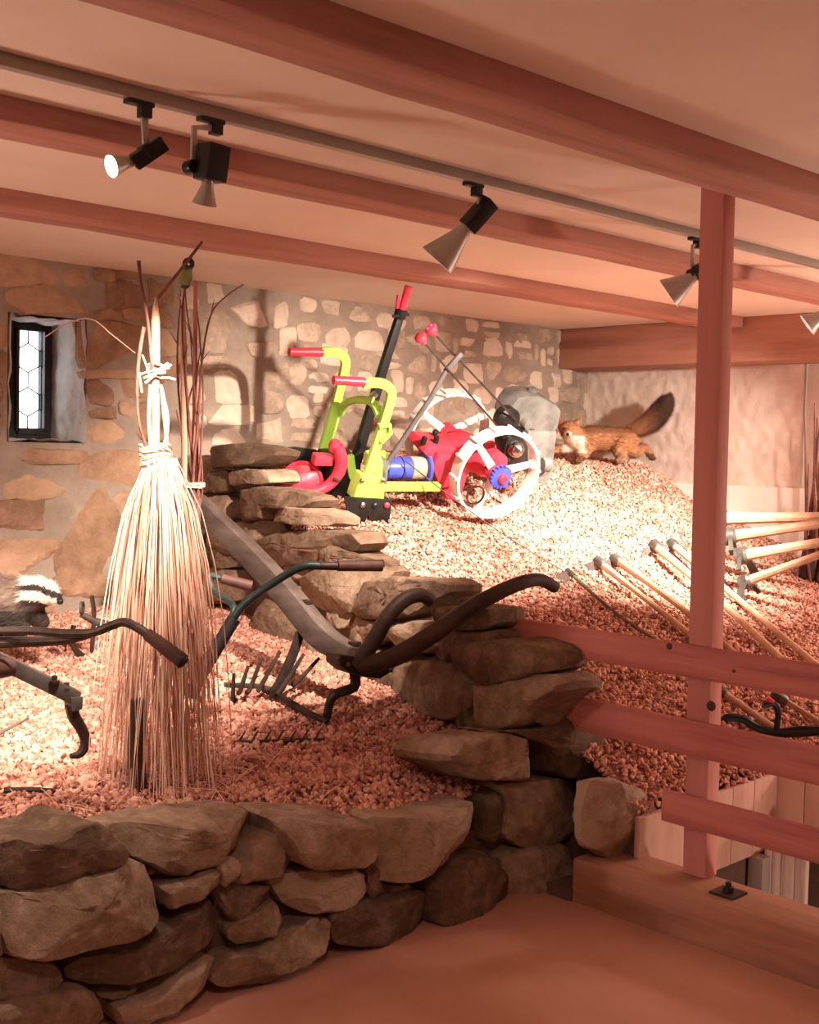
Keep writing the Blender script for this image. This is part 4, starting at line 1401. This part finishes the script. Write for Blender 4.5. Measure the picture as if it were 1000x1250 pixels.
# ================================================================== TUBULAR CULTIVATOR
cu = thing('wheel_hoe', 'teal tubular hand cultivator with two brown grips beside the plough beam', 'cultivator', G(240, 830))
q1 = smooth_path([U(392, 691, 'y', 3.55), U(372, 691, 'y', 3.58), U(352, 700, 'y', 3.62), U(318, 722, 'y', 3.70), U(296, 740, 'y', 3.76), U(282, 760, 'y', 3.80), U(262, 795, 'y', 3.86), U(240, 832, 'y', 3.92)], 5)
MB().tube(q1, .0155, 12).build('handle_tube', 'teal', cu)
MB().tube([U(416, 691, 'y', 3.52), U(390, 691, 'y', 3.55)], [.017, .015], 12).build('sleeve', 'iron', cu)
g_ = MB().tube([U(412, 691, 'y', 3.52), U(466, 691, 'y', 3.46)], [.020, .021], 14).build('grip', 'grip', cu)
MB().tube([U(418, 685, 'y', 3.51), U(468, 684, 'y', 3.46), U(469, 692, 'y', 3.455)], .0035, 6).build('brake_wire', 'iron', g_)
q2 = smooth_path([U(272, 706, 'y', 4.0), U(255, 704, 'y', 4.02), U(262, 722, 'y', 3.98), U(286, 742, 'y', 3.84), U(272, 772, 'y', 3.86)], 5)
MB().tube(q2, .014, 10).build('handle_tube', 'teal', cu)
MB().tube([U(270, 706, 'y', 4.0), U(307, 716, 'y', 3.93)], [.020, .024], 14).build('grip', 'grip', cu)
MB().tube([U(286, 755, 'y', 3.78), U(250, 815, 'y', 3.84), U(232, 850, 'y', 3.88)], .026, 12).build('stem_tube', 'rubber', cu)

# ================================================================== LEFT PLOUGH (cut by the picture edge)
fF = lambda x, y, Y_: U(x / 2.857, 640 + y / 2.857, 'y', Y_)
lp = thing('iron_hand_plough', 'dark hand plough with a brown wooden grip reaching in from the left edge', 'plough', G(97, 922))
hb = smooth_path([fF(-160, 372, 3.62), fF(0, 372, 3.5), fF(120, 372, 3.4), fF(220, 380, 3.32), fF(320, 378, 3.24), (fF(385, 355, 3.18)), fF(430, 341, 3.14), fF(475, 358, 3.10), fF(520, 388, 3.06)], 5)
MB().tube(hb, .0135, 10).build('handle_bar', 'iron', lp)
hb2 = smooth_path([fF(-160, 425, 3.64), fF(0, 412, 3.52), fF(150, 408, 3.42), fF(250, 400, 3.33), fF(330, 380, 3.24)], 5)
MB().tube(hb2, lerps([.018, .018, .016, .014, .010], len(hb2)), 10).build('handle_brace', 'iron', lp)
MB().tube([fF(512, 382, 3.065), fF(560, 418, 3.03), fF(628, 470, 2.99)], [.018, .021, .023], 14).build('grip', 'grip', lp)
MB().lathe(fF(628, 470, 2.99), fF(640, 480, 2.98) - fF(628, 470, 2.99), [(.0235, 0), (.0235, .012), (.018, .018)], 14).build('grip_end', 'rubber', lp)
b0, b1 = fF(-160, 398, 3.66), fF(268, 606, 3.50)
MB().bar([b0, fF(20, 485, 3.58), b1], .047, (.3, 1, 0), .055).build('beam', 'beamdark', lp, bevel=.004)
for x, y in ((190, 548), (232, 572)):
    MB().lathe(fF(x, y + 6, 3.50), (0, 0, 1), [(.016, 0), (.016, .008), (.009, .010), (.009, .024)], 8).build('bolt', 'iron', lp)
hk = smooth_path([fF(250, 630, 3.5), fF(258, 670, 3.5), fF(285, 715, 3.5), fF(298, 760, 3.5), fF(280, 800, 3.5), fF(245, 808, 3.5)], 5)
MB().tube(hk, lerps([.022, .020, .018, .018, .014, .008], len(hk)), 10).build('hook_foot', 'iron', lp)
MB().prism([fF(x, y, 3.5) for x, y in [(236, 600), (275, 596), (272, 640), (240, 650)]], (0, .06, 0)).build('hook_clamp', 'steel', lp, bevel=.004)
MB().lathe(fF(0, 500, 3.56), (1, 0, 0), [(.03, -.04), (.034, 0), (.03, .04)], 14).build('beam_end_cap', 'grip', lp)

# iron clamp tool behind the straw
ct = thing('iron_clamp', 'small iron clamp with hooked ring and curved blade between badger and straw', 'tool', G(118, 800))
yc = G(118, 800).y
MB().lathe(fF(286, 290, yc), (.7, -.7, 0), [(.022, -.006), (.03, -.006), (.03, .006), (.022, .006)], 20, True).build('ring', 'steel', ct)
MB().bar([fF(320, 250, yc), fF(328, 300, yc), fF(326, 370, yc), fF(320, 445, yc)], .03, (.7, -.7, 0), .014).build('plate', 'iron', ct, bevel=.002)
MB().tube([fF(285, 315, yc), fF(330, 338, yc), fF(385, 355, yc)], [.014, .018, .022], 12).build('screw', 'steel', ct)
bl_ = smooth_path([fF(258, 352, yc), fF(248, 400, yc), fF(270, 445, yc), fF(320, 478, yc), fF(390, 490, yc)], 5)
MB().bar(bl_, lerps([.045, .04, .035, .03, .015], len(bl_)), (.7, -.7, 0), .012).build('curved_blade', 'iron', ct)

for lb, a_, b2, r in (('thin grey stick slanting out of the gravel at the left edge', (-20, 908), (35, 877), .007), ('dark flat stick lying in the near gravel at the left edge', (5, 966), (68, 966), .010)):
    p, q = G(*a_, up=.012), G(*b2, up=.012 if r > .008 else .05)
    tag(MB().tube([p, p.lerp(q, .5) + V((0, 0, .003)), q], [r, r * .9, r * .7], 8).build('stick', 'iron' if r > .008 else 'oldwood', loc=p), lb, 'stick')

# ================================================================== STRAW BROOM
B0 = G(196, 955)
B0 = V((B0.x, B0.y, float(zlow(B0.x, B0.y))))
br = thing('straw_broom', 'tall straw broom standing upright in the lower gravel, tied below a pointed pole', 'broom', B0, None)
bpz = vplane(B0, -44)
rgt = V((math.cos(math.radians(-44)), math.sin(math.radians(-44)), 0))
toC = V((-math.sin(math.radians(46)), -math.cos(math.radians(46)), 0)) if False else -V((math.cos(math.radians(46)), math.sin(math.radians(46)), 0))
top = bpz(190, 362)
MB().tube([top, bpz(190, 372), bpz(190, 392), bpz(190, 440), bpz(190, 560), bpz(196, 800)], [.002, .008, .0145, .014, .013, .016], 12).build('pole', 'pole', br)
for pts in ([(185, 470), (183, 510), (186, 552)], [(191, 470), (192, 520), (190, 552)], [(197, 470), (206, 515), (200, 552)], [(199, 480), (204, 530), (206, 556)]):
    MB().tube(smooth_path([bpz(x, y) + toC * .015 for x, y in pts], 4), .006, 7).build('cane', 'straw', br)
tws = [[(172, 320, 4), (174, 345, 4), (180, 372, 4), (183, 400, 4), (188, 450, 4)], [(190, 362, 2), (205, 345, 3), (222, 322, 4), (245, 293, 3)],
       [(178, 400, 4), (172, 440, 4), (169, 480, 4), (172, 515, 4), (180, 542, 4)], [(58, 413, 2), (85, 396, 3), (115, 391, 3), (140, 410, 4), (168, 432, 4)], [(200, 300, 2), (196, 330, 3)]]
for k, tw in enumerate(tws[:4]):
    pp = smooth_path([bpz(x, y) + toC * (.03 if k != 1 else -.03) + V((rnd.uniform(-.003, .003), 0, 0)) for x, y, _ in tw], 5)
    MB().tube(pp, [max(.0028, .0062 - .0001 * i) if k != 3 else .0022 for i in range(len(pp))], 6).build('twig', 'twig', br)


def straws(paths, rads, seg=3):
    m_ = MB()
    for p, r in zip(paths, rads):
        m_.tube(p, r, seg)
    return m_


# straw knot
ps, rs = [], []
kc = bpz(190, 456)
for i in range(26):
    a0 = rnd.uniform(0, 6.28)
    rr = rnd.uniform(.018, .030)
    zz = rnd.uniform(-.022, .022)
    ps.append([kc + (rgt * math.cos(a0 + t_ * .45) + toC * math.sin(a0 + t_ * .45)) * rr + V((0, 0, zz + .012 * math.sin(a0 + t_ * .45))) for t_ in range(9)])
    rs.append(.0032)
for (x1, y1), (x2, y2) in (((176, 434), (186, 462)), ((180, 468), (212, 446)), ((172, 458), (210, 450)), ((172, 455), (176, 480)), ((198, 462), (217, 464)), ((186, 462), (208, 444)), ((178, 462), (205, 455))):
    a_, b2 = bpz(x1, y1) + toC * .03, bpz(x2, y2) + toC * .034
    ps.append([a_, a_.lerp(b2, .5) + V((0, 0, .004)), b2])
    rs.append(.0038)
o = straws(ps, rs, 5).build('straw_knot', 'straw', br)
o['kind'] = 'stuff'
# collar
cc = bpz(190, 556)
MB().lathe(cc - V((0, 0, .045)), (0, 0, 1), [(.052, -.01), (.046, .015), (.050, .035), (.047, .055), (.034, .072), (.018, .078)], 22).build('collar', 'straw', br)
ps, rs = [], []
for i in range(40):
    a0 = rnd.uniform(0, 6.28)
    zz = rnd.uniform(-.03, .03)
    ps.append([cc + (rgt * math.cos(a0 + t_ * .5) + toC * math.sin(a0 + t_ * .5)) * .052 + V((0, 0, zz + .01 * math.sin(3 * a0 + t_))) for t_ in range(6)])
    rs.append(.003)
o = straws(ps, rs, 4).build('collar_wrap', 'straw', br)
o['kind'] = 'stuff'
# skirt of straws
zt = bpz(190, 566).z
ps, rs = [], []
for i in range(430):
    a0 = rnd.uniform(0, 6.283)
    q = math.sqrt(rnd.random())
    r0 = .052 * q
    spread = rnd.uniform(.05, .165) * (.45 + .6 * q)
    if rnd.random() < .2:
        spread += rnd.uniform(.03, .10)
    dirn = rgt * math.cos(a0) + toC * math.sin(a0)
    cx_ = (rgt * .015)
    zend = B0.z + (.0 if rnd.random() < .55 else rnd.uniform(.02, .45)) + rnd.uniform(-.01, .03)
    H = zt - zend
    w1, w2 = rnd.uniform(-.022, .022), rnd.uniform(-.022, .022)
    pts = []
    for k in range(7):
        t_ = k / 6
        e = r0 + spread * (t_ ** .6)
        pts.append(V((B0.x, B0.y, 0)) + (bpz(190 + 8 * t_, 566) - V((B0.x, B0.y, bpz(190, 566).z))) * 0 + dirn * e + rgt * (-.016 + .012 * t_ + w1 * math.sin(t_ * 4)) + toC * (w2 * math.sin(t_ * 5)) + V((0, 0, zt + .02 - (H + .02) * t_)))
    ps.append(pts)
    rs.append([.0020, .0021, .0021, .0020, .0019, .0017, .0012])
o = straws(ps, rs, 3).build('straw_skirt', 'straw', br, recalc=False)
o['kind'] = 'stuff'
MB().tube([bpz(175, 846) + toC * .10, bpz(177, 870) + toC * .10, bpz(174, 910) + toC * .10, bpz(178, 962) + toC * .10], [.026, .032, .028, .032], 10).build('stake', 'darkwood', br)

# loose straw lying around the broom
ps, rs = [], []
for i in range(150):
    x, y = rnd.gauss(215, 85), rnd.uniform(925, 1000)
    p = G(min(max(x, -20), 520), y, .012)
    if p.y > 4.2:
        continue
    a0 = rnd.uniform(0, 3.14)
    L_ = rnd.uniform(.04, .16)
    d = V((math.cos(a0), math.sin(a0), 0)) * L_
    q = p + d
    q.z = max(float(zlow(q.x, q.y)) + .014, .44) + rnd.uniform(0, .03)
    ps.append([p, p.lerp(q, .5) + V((0, 0, .006)), q])
    rs.append(.0016)
o = tag(straws(ps, rs, 3).build('loose_straw', 'straw', loc=(B0.x, B0.y, .45), recalc=False), 'loose straw bits scattered on the gravel around the broom', 'straw', kind='stuff')

# ================================================================== TWIG BUNDLE WITH TWO POLES
T0 = U(236, 790, 'y', 4.15)
T0.z = float(zlow(T0.x, T0.y))
tb = thing('twig_bundle', 'bundle of bare reddish twigs tied to two thin poles behind the straw broom', 'twigs', T0)
tz = vplane(T0, -44)
bot = lambda x: tz(x, 800)
MB().tube([tz(223, 352), tz(224, 420), tz(226, 600), tz(232, 815)], [.006, .013, .015, .016], 10).build('pole', 'pole', tb)
MB().bar([tz(239, 343), tz(238, 480), tz(237, 800)], [.016, .019, .019], toC, .010).build('lath', 'lath', tb)
tl = [[(237, 600), (243, 520), (247, 440), (258, 385), (278, 362), (298, 348)], [(236, 610), (233, 520), (226, 440), (222, 380), (230, 345), (234, 312)], [(240, 600), (240, 500), (238, 440), (230, 385), (224, 350)],
      [(236, 620), (228, 560), (218, 480), (216, 420), (220, 370), (226, 348)], [(241, 620), (246, 560), (250, 480), (246, 420), (243, 380)], [(238, 640), (234, 560), (230, 500), (238, 460), (246, 430)],
      [(240, 640), (236, 580), (240, 520), (236, 450), (232, 400)], [(242, 640), (244, 600), (240, 550), (243, 500)], [(236, 640), (230, 590), (224, 540), (217, 500)], [(243, 640), (248, 600), (246, 560)]]
for i, tw in enumerate(tl):
    of = toC * rnd.uniform(-.01, .05)
    pp = smooth_path([tz(240 + rnd.uniform(-4, 4), 810)] + [tz(x + rnd.uniform(-1.5, 1.5), y) + of for x, y in tw], 4)
    n_ = len(pp)
    MB().tube(pp, [.0065 - .0045 * k / n_ for k in range(n_)], 6).build('twig', 'twig', tb)
    if i < 5:
        for k in (n_ // 2, n_ * 2 // 3):
            s_ = pp[k]
            MB().tube([s_, s_ + V((rnd.uniform(-.05, .05), rnd.uniform(-.02, .02), rnd.uniform(.03, .07)))], [.0025, .0012], 5).build('side_shoot', 'twig', tb)
ps, rs = [], []
kc = tz(235, 592)
for i in range(14):
    a0 = rnd.uniform(0, 6.28)
    ps.append([kc + (rgt * math.cos(a0 + t_ * .5) * 1.35 + toC * math.sin(a0 + t_ * .5)) * .036 + V((0, 0, rnd.uniform(-.002, .002) + .02 * (i / 14 - .5))) for t_ in range(8)])
    rs.append(.0034)
o = straws(ps, rs, 5).build('straw_tie', 'straw', tb)
o['kind'] = 'stuff'

# brush at the right edge
R0 = U(996, 712, 'x', 7.25)
R0.z = float(zup(R0.x, R0.y))
rb_ = thing('brush_bundle', 'dark bundle of brushwood standing at the right picture edge by the plaster wall', 'twigs', R0)
rz = vplane(R0, -44)
for i in range(26):
    x0_ = rnd.uniform(982, 1030)
    x1_ = x0_ + rnd.uniform(-6, 18)
    y1_ = rnd.uniform(470, 620)
    pp = smooth_path([rz(x0_ + 2, 712) + toC * rnd.uniform(-.1, .1), rz(x0_ + rnd.uniform(-3, 3), 660) + toC * rnd.uniform(-.1, .1), rz((x0_ + x1_) / 2, (y1_ + 660) / 2), rz(x1_, y1_)], 4)
    MB().tube(pp, lerps([.012, .010, .008, .003], len(pp)), 6).build('twig', 'twig', rb_)
MB().tube(smooth_path([rz(985, 705), rz(988, 680), rz(998, 655), rz(1020, 650)], 4), [.05] * 13, 10).build('root_stump', 'darkwood', rb_)


# ================================================================== ANIMALS
def blob(name, parts, voxel, mat, parent, colour, smooth_it=6, fur=None):
    """one continuous body: overlapping tapered limbs fused by a voxel remesh"""
    m_ = MB()
    for p in parts:
        if p[0] == 's':
            _, c, r, sc = p
            m_.ball(c, r, sc, 16)
        else:
            _, pts, rad = p
            pts = [V(q) for q in pts]
            n_ = len(pts)
            pp = smooth_path(pts, 5)
            m_.tube(pp, lerps(rad, len(pp)), 14)
            m_.ball(pts[0], rad[0], (1, 1, 1), 12)
            m_.ball(pts[-1], rad[-1], (1, 1, 1), 12)
    o = m_.build(name, mat, parent)
    r = o.modifiers.new('fuse', 'REMESH')
    r.mode = 'VOXEL'
    r.voxel_size = voxel
    s = o.modifiers.new('soft', 'SMOOTH')
    s.iterations = smooth_it
    s.factor = .5
    bpy.context.view_layer.update()
    dg = bpy.context.evaluated_depsgraph_get()
    me = bpy.data.meshes.new_from_object(o.evaluated_get(dg))
    o.modifiers.clear()
    o.data = me
    me.materials.clear()
    me.materials.append(M[mat])
    me.shade_smooth()
    base = root_loc(o)
    n_ = len(me.vertices)
    co = np.empty(n_ * 3, np.float32)
    me.vertices.foreach_get('co', co)
    no = np.empty(n_ * 3, np.float32)
    me.vertices.foreach_get('normal', no)
    co = co.reshape(-1, 3) + np.array(base)
    no = no.reshape(-1, 3)
    cols = np.array([colour(V(p)) + (1,) for p in co], np.float32)
    at = me.color_attributes.new('coat', 'FLOAT_COLOR', 'POINT')
    at.data.foreach_set('color', cols.ravel())
    if fur:
        cnt, ln, grain, thick = fur
        ii = npr.randint(0, n_, cnt)
        vs, fs, cc_ = [], [], []
        for k, i in enumerate(ii):
            p = V(co[i]) + V(npr.uniform(-1, 1, 3)) * voxel * .6
            nn = V(no[i])
            g = V(grain(p))
            g = g - nn * g.dot(nn)
            L_ = ln(p) * rnd.uniform(.6, 1.3)
            d = (nn * .45 + g.normalized() * .9 + V(npr.uniform(-.25, .25, 3))).normalized()
            sd = nn.cross(d)
            if sd.length < 1e-4:
                continue
            sd = sd.normalized() * thick
            b = len(vs)
            vs += [p - sd - nn * .002, p + sd - nn * .002, p + d * L_]
            fs.append((b, b + 1, b + 2))
            c_ = tuple(min(1, x * rnd.uniform(.72, 1.25)) for x in cols[i][:3]) + (1,)
            cc_ += [c_] * 3
        f_ = finish('fur', vs, fs, mat, o, recalc=False, smooth=0)
        a2 = f_.data.color_attributes.new('coat', 'FLOAT_COLOR', 'POINT')
        a2.data.foreach_set('color', np.array(cc_, np.float32).ravel())
        f_['kind'] = 'stuff'
    return o


# fox
FX = U(738, 562, 'y', 5.30)
FX.z = float(zup(FX.x, FX.y))
fox = thing('fox', 'stuffed red fox crouching on top of the gravel heap with raised dark tail', 'animal', FX)
_fp = vplane(FX, -44)
fp = lambda x, y, o_=0: _fp(x, y) + toC * o_
fz = lambda x, y, o_=0: fp(650 + x / 5.263, 470 + y / 5.263, o_)
hd = fz(228, 290, .06)
parts = [
    ('t', [fz(300, 350), fz(360, 345), fz(450, 345), fz(540, 345), fz(610, 345)], [.080, .092, .086, .080, .072]),
    ('t', [fz(290, 350, .02), fz(255, 320, .04), hd], [.082, .074, .062]),
    ('s', hd, .070, (1, 1, .92)),
    ('t', [fz(225, 300, .09), fz(212, 310, .14), fz(207, 316, .175)], [.046, .030, .014]),
    ('t', [fz(190, 270, .03), fz(180, 238, .03), fz(172, 198, .03)], [.034, .026, .005]),
    ('t', [fz(262, 272, .03), fz(282, 245, .03), fz(298, 212, .03)], [.034, .026, .005]),
    ('t', [fz(330, 400, .06), fz(310, 440, .08), fz(290, 470, .10), fz(270, 488, .13)], [.05, .036, .028, .022]),
    ('t', [fz(240, 400, .0), fz(160, 415, .0), fz(100, 430, .02)], [.04, .03, .022]),
    ('t', [fz(560, 370, .05), fz(540, 420, .07), fz(560, 465, .09), fz(530, 482, .12)], [.062, .044, .026, .020]),
    ('t', [fz(600, 400, 0), fz(660, 430, -.02), fz(715, 400, -.03), fz(745, 430, -.03), fz(765, 468, -.02)], [.06, .042, .028, .020, .018]),
]
fox_body = blob('body', parts, .010, 'coat', fox, lambda p: (
    lambda u: ((.74, .62, .50) if (u[0] < 335 and u[1] > 325 and u[0] > 190 and u[1] < 440) or ((u[0] - 225) ** 2 + (u[1] - 322) ** 2 < 24 ** 2) else
               (.13, .055, .03) if ((u[1] > 455 and u[0] < 330) or (u[1] > 440 and u[0] > 735)) else
               (.34, .19, .11) if u[1] > 430 else (.30, .135, .065) if u[1] < 310 and u[0] > 320 else (.40, .19, .095)))(
    (lambda q: ((q[0] - 650) * 5.263, (q[1] - 470) * 5.263))(proj(p))),
    fur=(16000, lambda p: .030 if proj(p)[0] > 712 else .014, lambda p: rgt * 1.0 - V((0, 0, .25)), .0028))
tailp = [fz(630, 315), fz(690, 285), fz(760, 240), (fz(820, 175)), fz(855, 115), fz(862, 95)]
blob('tail', [('t', tailp, [.030, .048, .062, .062, .045, .020])], .010, 'coat', fox, lambda p: (
    lambda u: tuple(a + (b - a) * min(1, max(0, (u - 680) / 120)) for a, b in zip((.36, .17, .085), (.075, .042, .03))))((proj(p)[0] - 650) * 5.263),
    fur=(12000, lambda p: .055, lambda p: rgt * .6 + V((0, 0, .8)), .0022))
for x, y in ((192, 283), (245, 288)):
    MB().ball(fz(x, y, .122), .008).build('eye', 'black', fox)
MB().ball(fz(206, 318, .185), .0125).build('nose', 'black', fox)

# badger
BG = U(30, 764, 'y', 5.0)
BG.z = float(zlow(BG.x, BG.y))
bad = thing('badger', 'stuffed badger with black and white striped head at the left edge by the stone wall', 'animal', BG)
_bp = vplane(BG, -44)
bz = lambda x, y, o_=0: _bp(x / 2.857, 640 + y / 2.857) + toC * o_
parts = [
    ('t', [bz(-170, 300), bz(-60, 285), bz(20, 282), bz(80, 262)], [.12, .145, .135, .105]),
    ('t', [bz(70, 255, .02), bz(130, 235, .05), bz(175, 232, .07)], [.095, .078, .062]),
    ('t', [bz(170, 235, .07), bz(210, 245, .09), bz(230, 256, .10)], [.056, .036, .020]),
    ('s', bz(105, 200, .05), .022, (1, 1, 1)), ('s', bz(140, 196, -.02), .022, (1, 1, 1)),
    ('t', [bz(60, 310, .07), bz(75, 345, .09), bz(110, 352, .11)], [.06, .05, .034]),
    ('t', [bz(100, 300, -.02), bz(135, 330, 0), bz(155, 338, .02)], [.05, .042, .032]),
    ('t', [bz(-120, 330, .08), bz(-110, 365, .09)], [.06, .05]),
]


def badger_colour(p):
    x, y, _ = proj(p)
    u, w = x * 2.857, (y - 640) * 2.857
    if u > 70 and w < 285:
        k = w - (200 + max(0, u - 130) * .42)      # distance below the brow line
        if k < 8 + max(0, 160 - u) * .05:
            return (.60, .53, .46)
        if k < 34:
            return (.03, .022, .02)
        if k < 66:
            return (.60, .53, .46)
        return (.04, .03, .028)
    if w > 305:
        return (.035, .026, .022)
    return (.20, .145, .115) if (w < 280) else (.10, .07, .055)


blob('body', parts, .010, 'coat', bad, badger_colour, fur=(9000, lambda p: .012 if proj(p)[0] > 30 else .035, lambda p: -rgt - V((0, 0, .4)), .0018))
MB().ball(bz(236, 258, .115), .014).build('nose', 'black', bad)
MB().ball(bz(185, 222, .125), .008).build('eye', 'black', bad)

# little bird on top of the pole
BI = tz(228, 352)
bird = thing('perched_bird', 'small dark bird with greenish breast perched on the twig bundle near the ceiling', 'bird', BI)
hz = lambda x, y, o_=0: tz(80 + x / 4.167, 300 + y / 4.167) + toC * o_
blob('body', [('t', [hz(610, 195), hz(606, 165), hz(612, 130), hz(622, 105)], [.020, .033, .028, .020]), ('s', hz(627, 92, .005), .025, (1, 1, 1)), ('t', [hz(606, 190, -.01), hz(588, 225, -.03), hz(578, 250, -.05)], [.014, .010, .006])], .005, 'coat', bird,
     lambda p: (lambda y: (.015, .014, .016) if y < 108 else (.20, .20, .08) if 120 < y < 200 else (.05, .06, .045))((proj(p)[1] - 300) * 4.167), 3)
MB().lathe(hz(640, 92, .02), (rgt + toC * .5), [(.006, 0), (.003, .010), (.0005, .018)], 8).build('beak', 'black', bird)
MB().ball(hz(632, 98, .024), .006).build('cheek', 'white', bird)
for dx in (-8, 6):
    MB().tube([hz(610 + dx, 195), hz(606 + dx, 222)], .003, 6).build('leg', 'black', bird)
